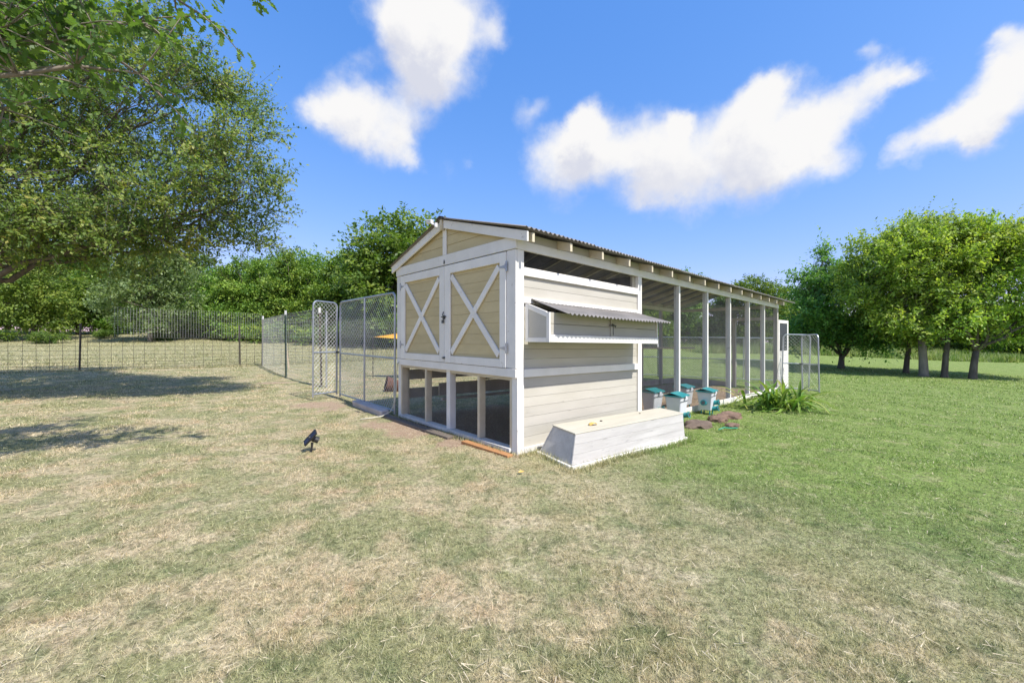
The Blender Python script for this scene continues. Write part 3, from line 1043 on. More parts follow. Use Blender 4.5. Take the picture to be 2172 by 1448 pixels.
def lump(seed, sx, sy, sz, n=2):
    import bmesh
    bm = bmesh.new()
    bmesh.ops.create_icosphere(bm, subdivisions=n, radius=1.0)
    r = random.Random(seed)
    ph = [r.uniform(0, 6) for _ in range(6)]
    for v in bm.verts:
        c = v.co.copy()
        k = 1 + .16 * math.sin(2.3 * c.x + ph[0]) * math.cos(2.1 * c.y + ph[1]) + .10 * math.sin(4.7 * c.y + ph[2] + 2 * c.z) + .06 * math.sin(8.1 * c.x + ph[3]) + (.035 * math.sin(17 * c.x + 9 * c.y + ph[4]) + .03 * math.sin(23 * c.y - 14 * c.z + ph[5]) + .055 * r.uniform(-1, 1) if n > 2 else 0)
        v.co = Vector((c.x * sx, c.y * sy, c.z * sz)) * k
        if v.co.z > sz * .62: v.co.z = sz * .62 + (v.co.z - sz * .62) * .25
    me = bpy.data.meshes.new('stone')
    bm.to_mesh(me); bm.free()
    return me


for i, (f, g_, s_, lb) in enumerate(((.31, .42, .014, 'larger dark pebble on the white trough beside the yellow leaf'), (.70, .30, .010, 'smaller dark pebble on the white trough towards the feeders'))):
    me = lump(20 + i, s_ * 1.3, s_, s_ * .8, 2); me.materials.append(M['pebble'])
    o = link('pebble', me); o.location = trough_top(f, g_) + Vector((0, 0, s_ * .4))
    tag(o, lb, 'pebble')

# sandstone rocks by the run
for i, (lx, ly, sx, sy, sz, rz, mt, lb) in enumerate((
        (3.35, -.62, .36, .24, .12, .4, 'rock_dark', 'dull brown flat rock beside the end of the white trough'),
        (4.02, -.66, .30, .20, .12, .9, 'rock', 'cracked reddish sandstone rock between two other rocks'),
        (4.62, -.62, .42, .22, .14, .75, 'rock', 'long red sandstone slab nearest the strap leaf clump'),
        (3.75, -.98, .16, .12, .07, .2, 'rock', 'small orange stone in front of the rocks by the run'))):
    me = lump(i + 3, sx * .70, sy * .78, sz * .9, 3); me.materials.append(M[mt])
    o = link('rock', me); o.location = at_local(lx, ly, sz * .05); o.rotation_euler = (.06, -.05, ANG + rz - .6)
    tag(o, lb, 'rock', 'rocks along the run')

# green hose end beside the rocks
mb = MB()
hp = [at_local(3.05, -.95, .01), at_local(3.15, -1.0, .05), at_local(3.30, -1.02, .06), at_local(3.46, -1.06, .03), at_local(3.62, -1.10, .012), at_local(3.85, -1.16, .01)]
hp = hp[1:5]
base = hp[0].copy()
mb.tube([q - base for q in hp], .009, 8)
o = link('garden_hose', mb.mesh('garden_hose', M['hose'], smooth=True)); o.location = base
tag(o, 'short length of green hose lying by the brown rock', 'hose')


# feeders
def feeder(lx, ly, rz, ports, label):
    base = at_local(lx, ly, 0)
    root = empty('poultry_feeder', base, ANG + rz)
    tag(root, label, 'feeder', 'white feeders with teal lids at the run')
    w0, w1, d0, d1, h0, h1 = .115, .155, .10, .135, .085, .43
    body = link('body', MB().hexa([(-w0, -d0, h0), (w0, -d0, h0), (w0, d0, h0), (-w0, d0, h0), (-w1, -d1, h1), (w1, -d1, h1), (w1, d1, h1), (-w1, d1, h1)]).mesh('body', M['feeder']), root, .012)
    link('seam', B(-w1 - .0, w1, -d1 - .003, -d1 + .01, h1 - .075, h1 - .07).mesh('seam', M['iron']), body)
    ld = MB().box(-w1 - .02, w1 + .02, -d1 - .02, d1 + .02, h1 + .001, h1 + .016)
    ld.prism([(-w1 - .012, -d1 - .015, h1 + .016), (w1 + .012, -d1 - .015, h1 + .016), (w1 + .012, .04, h1 + .06), (-w1 - .012, .04, h1 + .06), ][::1], (0, .0, .006))
    ld.prism([(-w1 - .012, .04, h1 + .06), (w1 + .012, .04, h1 + .06), (w1 + .012, d1 + .015, h1 + .018), (-w1 - .012, d1 + .015, h1 + .018)], (0, 0, .006))
    lo = link('lid', ld.mesh('lid', M['teal']), root, .003)
    link('lid_clip', B(-.03, .03, -d1 - .032, -d1 - .021, h1 - .03, h1 + .012).mesh('lid_clip', M['feeder']), lo)
    for (px_, side, pz) in ports:
        mb = MB()
        if side == 'x':
            a, b = Vector((-w0 - .005, px_, pz)), Vector((-w1 - .055, px_, pz + .02))
        else:
            a, b = Vector((px_, -d0 - .005, pz)), Vector((px_, -d1 - .06, pz + .02))
        ax = (b - a).normalized()
        mb.tube([a, b], .042, 16)
        mb.tube([b, b + ax * .012], .052, 16)
        po = link('feed_port', mb.mesh('feed_port', M['teal']), root)
        link('port_hole_shade', MB().tube([b + ax * .0125, b + ax * .014], .034, 14).mesh('port_hole_shade', M['iron']), po)  # dark disc on the port end, painted shade of the opening
    for sx in (-1, 1):
        for sy in (-1, 1):
            link('foot', MB().tube([(sx * .08, sy * .07, -.02), (sx * .085, sy * .075, h0 + .005)], .012, 8).mesh('foot', M['teal']), root)
    return root


feeder(3.45, -.22, 0.05, [(.0, 'y', .12)], 'white teal lidded feeder outside the mesh behind the trough end')
feeder(3.60, .30, -.05, [(.02, 'y', .12)], 'white teal lidded feeder inside the mesh behind the trough end')
feeder(4.68, -.22, .1, [(.0, 'x', .22), (.03, 'y', .22), (-.02, 'y', .115)], 'white feeder with round teal ports outside the mesh by the rocks')
feeder(4.95, .34, -.03, [(.0, 'x', .2)], 'white feeder with one teal port inside the mesh behind the rocks')


# strap-leaf clump
def strap_clump(lx, ly):
    rng = random.Random(11)
    root = empty('strap_leaf_plant', at_local(lx, ly))
    tag(root, 'arching clump of green and yellow strap leaves beside the run', 'plant')
    for k in range(110):
        az = rng.uniform(0, 2 * math.pi)
        L = rng.uniform(.65, 1.12)
        lean = rng.uniform(.8, 1.9) if k % 5 else rng.uniform(.25, .6)
        if lean < .65: L *= .62
        w = rng.uniform(.020, .036)
        b = Vector((rng.gauss(0, .24), rng.gauss(0, .18), -.02))
        n = 8
        V, F = [], []
        pos = b.copy()
        ang = math.pi / 2 - lean * .45
        bend = lean * rng.uniform(1.1, 1.9) / n
        tw = rng.uniform(-.5, .5)
        for i in range(n + 1):
            t = i / n
            ww = w * (.55 + .9 * t if t < .45 else (1 - ((t - .45) / .55) ** 2) ** .8 * .955) + .0008
            side = Vector((-math.sin(az + tw * t), math.cos(az + tw * t), 0))
            upv = Vector((-math.cos(az) * math.sin(ang), -math.sin(az) * math.sin(ang), math.cos(ang)))
            V += [tuple(pos - side * ww + upv * ww * .45), tuple(pos), tuple(pos + side * ww + upv * ww * .45)]
            step = L / n
            pos = pos + Vector((math.cos(az) * math.cos(ang), math.sin(az) * math.cos(ang), math.sin(ang))) * step
            ang -= bend
            if pos.z < .02: pos.z = .02; ang = max(ang, -.15)
        for i in range(n):
            for j in range(2):
                a = i * 3 + j
                F.append((a, a + 1, a + 4, a + 3))
        me = bpy.data.meshes.new('leaf')
        me.from_pydata(V, [], F)
        a_ = me.attributes.new('rnd', 'FLOAT', 'FACE')
        a_.data.foreach_set('value', [min(1, max(0, rng.gauss(.45, .28)))] * len(F))
        me.materials.append(M['strap']); me.shade_smooth()
        link('leaf', me, root)


strap_clump(6.42, -.98)

# boards and odds on the gable side
o = link('cedar_board', MB().box(-.02, .82, -.045, .045, 0, .038).mesh('cedar_board', M['cedar']), None, .003)
q = at_local(-.16, .80, .0); o.location = q; o.rotation_euler = (0, .02, ANG - R(90) + R(2.5))
tag(o, 'raw orange cedar board on the grass below the near corner post', 'board')
o = link('old_board', MB().box(0, 1.95, -.06, .06, 0, .036).mesh('old_board', M['old_wood']), None, .004)
q = at_local(-.17, WD + .12, .004); o.location = q; o.rotation_euler = (.05, .012, ANG - R(90) + R(.6))
tag(o, 'dark weathered board lying along the foot of the meshed gable wall', 'board')
mb = MB().box(0, 1.45, -.07, .07, 0, .13)
o = link('pale_plank', mb.mesh('pale_plank', M['concrete']), None, .012)
q = at_local(-.10, WD + 1.60, -.01); o.location = q; o.rotation_euler = (.12, .01, ANG - R(90) - R(2))
tag(o, 'pale stained plank under the chain link panel beside the coop', 'plank')
# cord hanging off the corner
cp = [(-.034, WD - .10, .93), (-.046, WD - .06, .90), (-.046, WD - .03, .70), (-.05, WD - .02, .45), (-.06, WD + .0, .25), (-.12, WD + .03, .10), (-.26, WD + .05, .03), (-.42, WD + .10, .012), (-.6, WD + .12, .01)]
base = W(-.05, WD, 0)
mb = MB().tube([W(*c) - base for c in cp], .009, 7)
o = link('cord', mb.mesh('cord', M['cord'], smooth=True)); o.location = base
tag(o, 'pale cord hanging from the coop corner onto the grass', 'cord')

# security camera on the ridge
sc_ = empty('security_camera', W(-.15, WD / 2 + .03, RIDGE - .09), ANG)
sc_.scale = (.72, .72, .72)
tag(sc_, 'small white security camera fixed under the gable peak', 'camera')
link('bracket', MB().tube([(0.0, .0, -.05), (0.0, .0, .03)], .032, 12).tube([(-.01, .02, .0), (-.05, .06, .02), (-.05, .09, .05)], .018, 8).mesh('bracket', M['cam_white'], smooth=False), sc_)
bd = link('housing', MB().tube([(-.05, .06, .058), (-.055, .22, .085)], [.034, .036], 14).mesh('housing', M['cam_white']), sc_)
link('lens', MB().tube([(-.055, .2205, .0853), (-.0553, .232, .087)], [.030, .026], 14).mesh('lens', M['black']), bd)
link('hood', MB().hexa([(-.092, .06, .088), (-.01, .06, .088), (-.013, .245, .118), (-.095, .245, .118), (-.085, .06, .1), (-.017, .06, .1), (-.02, .245, .13), (-.088, .245, .13)]).mesh('hood', M['cam_white']), bd)

# solar spot light in the lawn
slx, sly = -2.29, 4.55
sl = empty('solar_light', (slx, sly, Gf(slx, sly)), 0)
tag(sl, 'small black solar spotlight on a stake in the dry lawn', 'solar light')
link('stake', MB().tube([(-.012, 0, -.08), (.008, 0, .11)], [.009, .014], 10).mesh('stake', M['black']), sl)
hd = link('lamp_head', MB().tube([(.055, .045, .125), (.0, .01, .155), (-.03, -.01, .17)], [.036, .032, .018], 12).mesh('lamp_head', M['black']), sl)
mb = MB().box(-.085, .085, -.045, .045, -.006, .006)
pn = link('solar_panel', mb.mesh('solar_panel', M['solar']), sl, .002); pn.location = (-.010, -.01, .168); pn.rotation_euler = (R(28), R(-48), R(12))
link('panel_frame', MB().box(-.091, .091, -.051, -.0455, -.009, .009).box(-.091, .091, .0455, .051, -.009, .009).box(-.091, -.0855, -.0454, .0454, -.009, .009).box(.0855, .091, -.0454, .0454, -.009, .009).mesh('panel_frame', M['black']), pn)

# orange leaf on the lawn
for (px_, py_, lb) in ((.085, 3.88, 'small orange fallen leaf on the green lawn near the cedar board'),):
    mb = MB(); mb.v = [(-.03, 0, .012), (0, .016, .026), (.035, 0, .02), (0, -.016, .018)]; mb.f = [(0, 3, 2, 1)]
    o = link('fallen_leaf', mb.mesh('fallen_leaf', M['husk'])); o.location = (px_, py_, Gf(px_, py_) + .012); o.rotation_euler = (.1, .1, .4)
    sm = o.modifiers.new('thick', 'SOLIDIFY'); sm.thickness = .002
    tag(o, lb, 'leaf')


# ------------------------------------------------------------------ chain link panels
def chain_link(w, z0, z1, sp=.064, r=.0029):
    """diagonal wires in the local xz plane, clipped to 0..w, z0..z1"""
    mb = MB()
    h = z1 - z0
    step = sp * 1.4142
    for s, yo in ((1, .002), (-1, -.002)):
        k = -h
        while k < w:
            if s > 0:
                a = (max(k, 0), z0 + max(0, -k)); t = min(w - k, h); b = (k + t, z0 + t)
            else:
                a = (max(k, 0), z1 - max(0, -k)); t = min(w - k, h); b = (k + t, z1 - t)
            if b[0] - a[0] > .01:
                mb.tube([(a[0], yo, a[1]), (b[0], yo, b[1])], r, 3, False)
            k += step
    return mb


def frame_path(w, z0, z1, r):
    pts = [(0, 0, z0)]
    for i in range(6):
        a = math.pi - i / 5 * math.pi / 2
        pts.append((r + r * math.cos(a), 0, z1 - r + r * math.sin(a)))
    for i in range(6):
        a = math.pi / 2 - i / 5 * math.pi / 2
        pts.append((w - r + r * math.cos(a), 0, z1 - r + r * math.sin(a)))
    pts.append((w, 0, z0))
    return pts


def kennel_panel(name, p, q, z0, z1, label, cat, group, mids=(), midrail=None, latch=False, tr=.0185, bottom=True):
    p, q = Vector(p), Vector(q)
    d = q - p; d.z = 0
    w = d.length
    root = empty(name, (p.x, p.y, Gf(p.x, p.y)), math.atan2(d.y, d.x))
    slope = (Gf(q.x, q.y) - Gf(p.x, p.y)) / w
    root.rotation_euler = (0, -math.atan(slope), math.atan2(d.y, d.x))
    tag(root, label, cat, group)
    link('frame', MB().tube(frame_path(w, z0, z1, .10), tr, 10).mesh('frame', M['galv'], smooth=False), root)
    if bottom:
        link('bottom_tube', MB().tube([(.0, 0, z0 + .06), (w, 0, z0 + .06)], tr * .9, 8).mesh('bottom_tube', M['galv']), root)
    if midrail:
        link('mid_rail', MB().tube([(.0, 0, midrail), (w, 0, midrail)], tr * .9, 8).mesh('mid_rail', M['galv']), root)
    for m_ in mids:
        link('upright', MB().tube([(m_, .01, z0 - .03), (m_, .01, z1 - .01)], tr, 8).mesh('upright', M['galv']), root)
    link('chain_link', chain_link(w, z0 + .06, z1 - .01).mesh('chain_link', M['wire']), root, 0, 'stuff')
    for zz in (z0 + .35, z1 - .35):
        for xx in (0.0, w):
            link('clamp', MB().tube([(xx, 0, zz - .02), (xx, 0, zz + .02)], tr * 1.35, 10).mesh('clamp', M['galv']), root)
    if latch:
        link('latch', MB().box(-.03, .03, -.05, .05, midrail - .02, midrail + .02).tube([(-.03, -.05, midrail), (.04, -.05, midrail)], .008, 6).mesh('latch', M['iron']), root)
    return root


kennel_panel('chain_link_fence', W(-.02, WD + .10), W(-.02, 5.70), .03, 2.10, 'chain link panel between the coop corner and the open gate on the dry side', 'fence panel', 'chain link kennel panels', mids=(1.28,), midrail=.98)
kennel_panel('chain_link_gate', W(-.06, 5.80), (-4.13, 8.26, 0), .07, 2.08, 'narrow chain link gate standing open on the dry lawn beside bare soil', 'gate', 'chain link kennel panels', midrail=1.0, latch=True)
kennel_panel('chain_link_fence', W(10.30, -.05), W(10.62, -.62), .03, 1.62, 'chain link panel at the screen door end of the run', 'fence panel', 'chain link kennel panels', midrail=.80, tr=.018)
kennel_panel('chain_link_gate', W(10.42, -.52), W(9.96, -.98), .04, 1.60, 'chain link gate standing open on the green lawn by the screen door', 'gate', 'chain link kennel panels', midrail=.80, latch=True, tr=.018)
kennel_panel('chain_link_fence', (7.1, 14.6, 0), (9.4, 13.6, 0), .03, 1.55, 'chain link panel beyond the far end of the run, seen through its mesh', 'fence panel', 'chain link kennel panels', mids=(1.2,), midrail=.78, tr=.018)
kennel_panel('chain_link_fence', (4.6, 15.9, 0), (7.0, 14.65, 0), .03, 1.55, 'chain link panel furthest behind the run, seen through two meshes', 'fence panel', 'chain link kennel panels', midrail=.78, tr=.018)


# ------------------------------------------------------------------ wire fences
def t_post_mesh(h):
    return (MB().box(-.026, .026, -.006, .006, -.25, h).box(-.006, .006, .0065, .045, -.25, h).mesh('post', M['green_post']),
            MB().box(-.0275, .0275, -.0078, .0078, h - .14, h + .004).box(-.0075, .0075, .0082, .0465, h - .14, h + .004).mesh('tip', M['cam_white']))


def wire_panel(p, q, heights, stay, r, z_shift=0.0):
    """woven wire between two ground points in the fence's own (world aligned) frame"""
    p, q = Vector(p), Vector(q)
    d = q - p; L = math.hypot(d.x, d.y)
    mb = MB()
    n = max(2, int(L / 1.2))
    def at(t, h):
        x, y = p.x + d.x * t, p.y + d.y * t
        return Vector((x, y, Gf(x, y) + h + z_shift))
    for h in heights:
        mb.tube([at(i / n, h + .008 * math.sin(3 * i + h * 9)) for i in range(n + 1)], r, 3, False)
    m = int(L / stay)
    for i in range(m + 1):
        t = min((i + .5) * stay / L, 1)
        mb.tube([at(t, heights[0]), at(t, heights[-1])], r, 3, False)
    return mb


def fence(name, label, pts, post_specs, panels):
    root = empty(name, (0, 0, 0))
    root.location = (pts[0][0], pts[0][1], Gf(*pts[0]))
    inv = Vector(root.location)
    tag(root, label, 'fence')
    for (x, y), h, tip, dark in post_specs:
        m1, m2 = t_post_mesh(h)
        if dark:
            m1.materials[0] = M['dark_post']
        o = link('post', m1, root); o.location = Vector((x, y, Gf(x, y))) - inv
        o.rotation_euler = (random.uniform(-.02, .02), random.uniform(-.03, .03), random.uniform(-.5, .5))
        if tip: link('post_tip', m2, o)
    for p, q, hs, stay, r, mt in panels:
        mb = wire_panel((*p, 0), (*q, 0), hs, stay, r)
        mb.v = [tuple(Vector(v) - inv) for v in mb.v]
        link('wire_mesh', mb.mesh('wire_mesh', M[mt]), root, 0, 'stuff')
    return root


def FL(t): return (-16.7 + .741 * t, 13.0 + .671 * t)


field_h = [.03, .11, .20, .31, .44, .58, .73, .89, 1.05, 1.22]
fence('field_fence', 'long field fence of dark woven wire with pale netting above it', [FL(-9)],
      [(FL(-6.5), 1.75, False, True), (FL(-2.4), 1.75, False, True), (FL(1.74), 1.72, False, True), (FL(6.51), 1.80, False, True), (FL(7.34), 2.24, True, True), (FL(10.6), 1.8, False, True), (FL(14.2), 1.8, False, True), (FL(18), 1.8, False, True)],
      [(FL(-9), FL(7.34), field_h, .30, .0062, 'wire_dark'),
       (FL(2.6), FL(7.34), [1.24 + .085 * i for i in range(14)], .085, .0026, 'wire'),
       (FL(7.36), FL(20), field_h, .30, .0055, 'wire_dark'),
       (FL(7.36), FL(16), [1.24 + .1 * i for i in range(10)], .1, .0026, 'wire')])
c0 = FL(7.34)
c1, c2, c3 = (-7.52, 13.25), (-5.08, 10.62), (-4.05, 9.15)
net = [.02 + .11 * i for i in range(20)]
fence('netting_fence', 'pale welded netting fence on white tipped posts leading to the open gate', [c1],
      [(c1, 2.22, True, False), (c2, 2.12, True, True)],
      [(c0, c1, net, .11, .0026, 'wire'), (c1, c2, net, .11, .0022, 'wire')])
# a pipe post tied to the last fence post
o = link('pipe_post', MB().tube([(0, 0, -.2), (0, 0, 2.0)], .024, 10).tube([(0, 0, 2.0), (0, 0, 2.03)], .03, 10).mesh('pipe_post', M['galv']))
o.location = (-4.93, 10.58, Gf(-4.93, 10.58)); tag(o, 'grey pipe post beside a white tipped post behind the open gate', 'post')
# green stake seen through the run
sx_, sy_ = 5.72, 15.6
m1, m2 = t_post_mesh(1.30)
rt = link('fence_post', m1); rt.location = (sx_, sy_, Gf(sx_, sy_)); link('post_tip', m2, rt)
tag(rt, 'short lone green post with a white tip, seen through the run mesh', 'post')
# leaning wooden stake
o = link('wooden_stake', MB().hexa([(-.022, -.015, -.1), (.022, -.015, -.1), (.022, .015, -.1), (-.022, .015, -.1), (-.032, -.015, 1.22), (.032, -.015, 1.22), (.032, .015, 1.22), (-.032, .015, 1.22)]).mesh('wooden_stake', M['pale_wood']), None, .003)
kx, ky = -9.3, 16.6
o.location = (kx, ky, Gf(kx, ky)); o.rotation_euler = (0, R(-6), .2)
tag(o, 'pale wooden stake leaning between two white tipped fence posts', 'stake')

# orange shade cloth behind the coop
tp = [(-4.75, 13.6, 1.45), (-2.7, 14.0, 1.78), (-2.9, 12.7, 1.34)]
ox, oy = -3.4, 13.4
sh = empty('shade_cloth', (ox, oy, Gf(ox, oy)))
tag(sh, 'orange triangular shade cloth stretched low behind the coop', 'shade cloth')
nseg = 8
V, F, ix = [], [], {}
A_, B_, C_ = [Vector(p_) - Vector(sh.location) for p_ in tp]
for i in range(nseg + 1):
    for j in range(nseg + 1 - i):
        a, b = i / nseg, j / nseg
        c = 1 - a - b
        ix[(i, j)] = len(V)
        V.append(tuple(A_ * c + B_ * a + C_ * b + Vector((0, 0, -.9 * a * b * c * 3))))
for i in range(nseg):
    for j in range(nseg - i):
        F.append((ix[(i, j)], ix[(i + 1, j)], ix[(i, j + 1)]))
        if j < nseg - i - 1:
            F.append((ix[(i + 1, j)], ix[(i + 1, j + 1)], ix[(i, j + 1)]))
mb = MB(); mb.v = V; mb.f = F
o = link('cloth', mb.mesh('cloth', M['orange_cloth'], smooth=True), sh)
sm = o.modifiers.new('thick', 'SOLIDIFY'); sm.thickness = .004
for q in (A_, B_, C_):
    gz = Gf(q.x + ox, q.y + oy) - Gf(ox, oy)
    link('pole', MB().tube([(q.x, q.y, gz - .15), (q.x, q.y, q.z + .03)], .014, 8).mesh('pole', M['dark_post']), sh)

# rusty pail lying behind the chain link
mb = MB().lathe([(.13, 0), (.19, .34), (.2, .345), (.185, .345), (.17, .30), (.12, .02)], 24)
o = link('rusty_pail', mb.mesh('rusty_pail', M['rust'], smooth=True))
qx, qy = -2.80, 9.95
o.location = (qx, qy, Gf(qx, qy) + .13); o.rotation_euler = (0, R(78), R(205))
tag(o, 'rusty pail lying on its side behind the chain link panel', 'pail')


# ------------------------------------------------------------------ trees
def sprays(seed, lobes, ns, m, length, leaf, up=.35, droop=.12, inner=.35, wid=.5, spread=.55, centre=None, side=.9, flat=0.5, clump=9, qs=(.24, .44)):
    """leafy twigs spread through a crown given by ellipsoid lobes ((x,y,z),(rx,ry,rz)); returns leaf quads, rnd and twig segments"""
    rng = np.random.default_rng(seed)
    if clump:                                # leaves gather in clumps on the branch ends, with gaps between
        rc = random.Random(seed + 5)
        sub = []
        for c, rr in lobes:
            for _ in range(clump):
                dv = Vector((rc.gauss(0, 1), rc.gauss(0, 1), rc.gauss(.15, .9))).normalized()
                k = rc.uniform(.45, .95)
                q = rc.uniform(*qs)
                sub.append(((c[0] + dv.x * rr[0] * k, c[1] + dv.y * rr[1] * k, c[2] + dv.z * rr[2] * k), (rr[0] * q, rr[1] * q, rr[2] * q * .8)))
        lobes = sub
    C = np.array([l[0] for l in lobes], float); Rr = np.array([l[1] for l in lobes], float)
    wgt = (Rr[:, 0] * Rr[:, 1] + Rr[:, 1] * Rr[:, 2] + Rr[:, 0] * Rr[:, 2]); wgt /= wgt.sum()
    li = rng.choice(len(lobes), ns, p=wgt)
    d0 = nrm(rng.normal(size=(ns, 3)))
    s = inner + (1 - inner) * rng.random(ns) ** .55
    lump_ = 1 + .18 * np.sin(3.1 * d0[:, 0] * 2 + li) * np.cos(2.7 * d0[:, 1] * 2 + 2 * li) + rng.normal(0, .06, ns)
    start = C[li] + d0 * Rr[li] * (s * lump_)[:, None]
    cen_ = C.mean(0) if centre is None else np.array(centre, float)
    outw = nrm(start - cen_)
    d = nrm(d0 * .5 + outw * .55 + np.array([0, 0, up]) + rng.normal(0, spread, (ns, 3)))
    ln = length * rng.uniform(.55, 1.35, ns) * np.where(rng.random(ns) < .07, 1.9, 1.0)
    t = (np.arange(m)[None, :] + rng.random((ns, m)) * .8) / m
    pos = start[:, None, :] + d[:, None, :] * (ln[:, None] * t)[..., None]
    pos[..., 2] -= droop * ln[:, None] * t ** 2
    pos += rng.normal(0, leaf * .35, pos.shape)
    alt = np.where(np.arange(m) % 2 == 0, 1., -1.)[None, :, None]
    sd_ = nrm(np.cross(d, nrm(rng.normal(size=(ns, 3)))))[:, None, :] * alt
    a = nrm(d[:, None, :] * .6 + sd_ * side + rng.normal(0, .35, pos.shape))
    n = nrm(np.array([0, 0, flat]) + rng.normal(0, .45, pos.shape) + outw[:, None, :] * .3 + np.array(sun_vec) * .45)
    b = nrm(np.cross(a, n))
    n = np.cross(b, a)
    sz = leaf * rng.uniform(.6, 1.35, (ns, m))[..., None]
    base = pos
    tip = pos + a * sz
    mid = pos + a * sz * .45
    L_ = mid + b * sz * wid * .5 + n * sz * .08
    R_ = mid - b * sz * wid * .5 + n * sz * .08
    V = np.stack([base, R_, tip, L_], 2).reshape(-1, 3)
    rnd = np.clip(rng.normal(.42, .2, (ns, 1)) + rng.normal(0, .13, (ns, m)), 0, 1).ravel()
    end = start + d * ln[:, None] * .9
    end[:, 2] -= droop * ln * .8
    return V, rnd, start, end


def twig_mesh(name, a, b, r, mat):
    """three-sided twigs from a to b"""
    n = len(a)
    d = nrm(b - a)
    ref = np.where(np.abs(d[:, 2:3]) > .9, np.array([[1., 0, 0]]), np.array([[0, 0, 1.]]))
    u = nrm(np.cross(d, ref)); v = np.cross(d, u)
    rings = []
    for k in range(3):
        w = 2 * math.pi * k / 3
        o = (u * math.cos(w) + v * math.sin(w))
        rings.append((a + o * r, b + o * r * .4))
    Q = []
    for k in range(3):
        k2 = (k + 1) % 3
        Q.append(np.stack([rings[k][0], rings[k2][0], rings[k2][1], rings[k][1]], 1))
    V = np.concatenate(Q, 0).reshape(-1, 3)
    return np_mesh(name, V, 4, np.full(len(V) // 4, .5), mat)


def bend(p, q, r, k, n=6):
    """points of a slightly crooked limb"""
    p, q = Vector(p), Vector(q)
    L = (q - p).length
    out = []
    o1 = Vector((r.uniform(-1, 1), r.uniform(-1, 1), r.uniform(-.3, .6))) * L * k
    for i in range(n + 1):
        t = i / n
        out.append(p.lerp(q, t) + o1 * math.sin(math.pi * t) + Vector((r.uniform(-1, 1), r.uniform(-1, 1), r.uniform(-1, 1))) * L * k * .18 * (0 < i < n))
    return out


def wood(seed, trunk_pts, trunk_rad, lobes, fork, r_limb, subs=5, second=3):
    """trunk, limbs to every lobe and smaller branches inside it"""
    r = random.Random(seed)
    mb = MB()
    mb.tube(trunk_pts, trunk_rad, 12)
    top = Vector(trunk_pts[-1])
    fk = [Vector(f) for f in fork]
    for (c, rr) in lobes:
        c = Vector(c); rr = Vector(rr)
        f = min(fk, key=lambda q: (q - c).length + r.uniform(0, .6))
        pts = bend(f, c, r, .12, 7)
        rl_ = r_limb * r.uniform(.8, 1.15)
        mb.tube(pts, [rl_ * (1 - .72 * i / 7) for i in range(8)], 8)
        for _ in range(subs):
            dd = Vector((r.gauss(0, 1), r.gauss(0, 1), r.gauss(.25, .9))).normalized()
            e = c + Vector((dd.x * rr.x, dd.y * rr.y, dd.z * rr.z)) * r.uniform(.6, .9)
            i0 = r.randint(3, 7)
            p2 = bend(pts[i0], e, r, .12, 5)
            rb = rl_ * (1 - .72 * i0 / 7) * .6
            mb.tube(p2, [rb * (1 - .8 * i / 5) for i in range(6)], 6)
            for _ in range(second):
                e2 = e + Vector((r.gauss(0, .35) * rr.x, r.gauss(0, .35) * rr.y, r.gauss(.1, .35) * rr.z))
                p3 = bend(p2[r.randint(2, 4)], e2, r, .1, 3)
                mb.tube(p3, [rb * .4, rb * .3, rb * .2, rb * .1], 4)
    return mb


def tree(name, label, loc, seed, lobes, trunk_pts, trunk_rad, fork, r_limb, ns, m, length, leaf, leafmat, bark='bark', group=None, cat='tree', twig=.004, subs=5, second=3, **kw):
    root = empty(name, loc)
    tag(root, label, cat, group)
    link('trunk', wood(seed, trunk_pts, trunk_rad, lobes, fork, r_limb, subs, second).mesh('trunk', M[bark], smooth=True), root)
    V, rnd, s, e = sprays(seed + 1, lobes, ns, m, length, leaf, **kw)
    link('crown', np_mesh('crown', V, 4, rnd, M[leafmat]), root)
    if twig:
        link('twigs', twig_mesh('twigs', s, e, twig, M[bark]), root)
    return root


# ---- big small-leaved elm on the left (trunk just outside the picture)
ex, ey = -11.6, 8.4
EL = Vector((ex, ey, Gf(ex, ey)))


def rel(p): return (p[0] - EL.x, p[1] - EL.y, p[2] - EL.z)


elm_lobes = []
for (x, y, z, rx, ry, rz) in (
        (-6.2, 7.9, 3.9, 1.25, 1.4, .95), (-5.6, 7.8, 4.9, 1.0, 1.2, .85), (-6.6, 8.0, 6.0, 1.3, 1.4, 1.1), (-7.8, 7.7, 3.3, 1.3, 1.4, .75),
        (-8.0, 8.0, 4.8, 1.5, 1.6, 1.2), (-8.3, 8.2, 7.0, 1.7, 1.7, 1.2), (-9.6, 8.2, 5.6, 1.6, 1.8, 1.3), (-9.6, 7.8, 3.5, 1.3, 1.5, .7),
        (-10.6, 8.4, 8.0, 1.9, 1.9, 1.3), (-11.8, 8.6, 6.2, 1.9, 2.0, 1.6), (-12.4, 8.2, 4.3, 1.8, 1.9, .9), (-13.8, 8.8, 6.4, 1.8, 1.9, 1.6), (-12.0, 9.8, 8.6, 2.0, 2.0, 1.3),
        (-10.6, 10.0, 4.6, 1.6, 1.4, .9), (-7.0, 8.9, 5.0, 1.2, 1.2, 1.0),
        (-5.9, 7.7, 3.5, .95, .9, .55), (-7.2, 7.5, 3.35, 1.1, 1.0, .5), (-8.6, 7.4, 3.35, 1.1, 1.0, .5), (-9.8, 7.0, 3.3, 1.2, .9, .6), (-8.9, 6.6, 4.2, 1.2, .9, .8), (-9.4, 6.6, 5.6, 1.2, .9, .9), (-5.2, 7.7, 4.1, .6, .9, .6)):
    elm_lobes.append((rel((x, y, z)), (rx, ry, rz)))
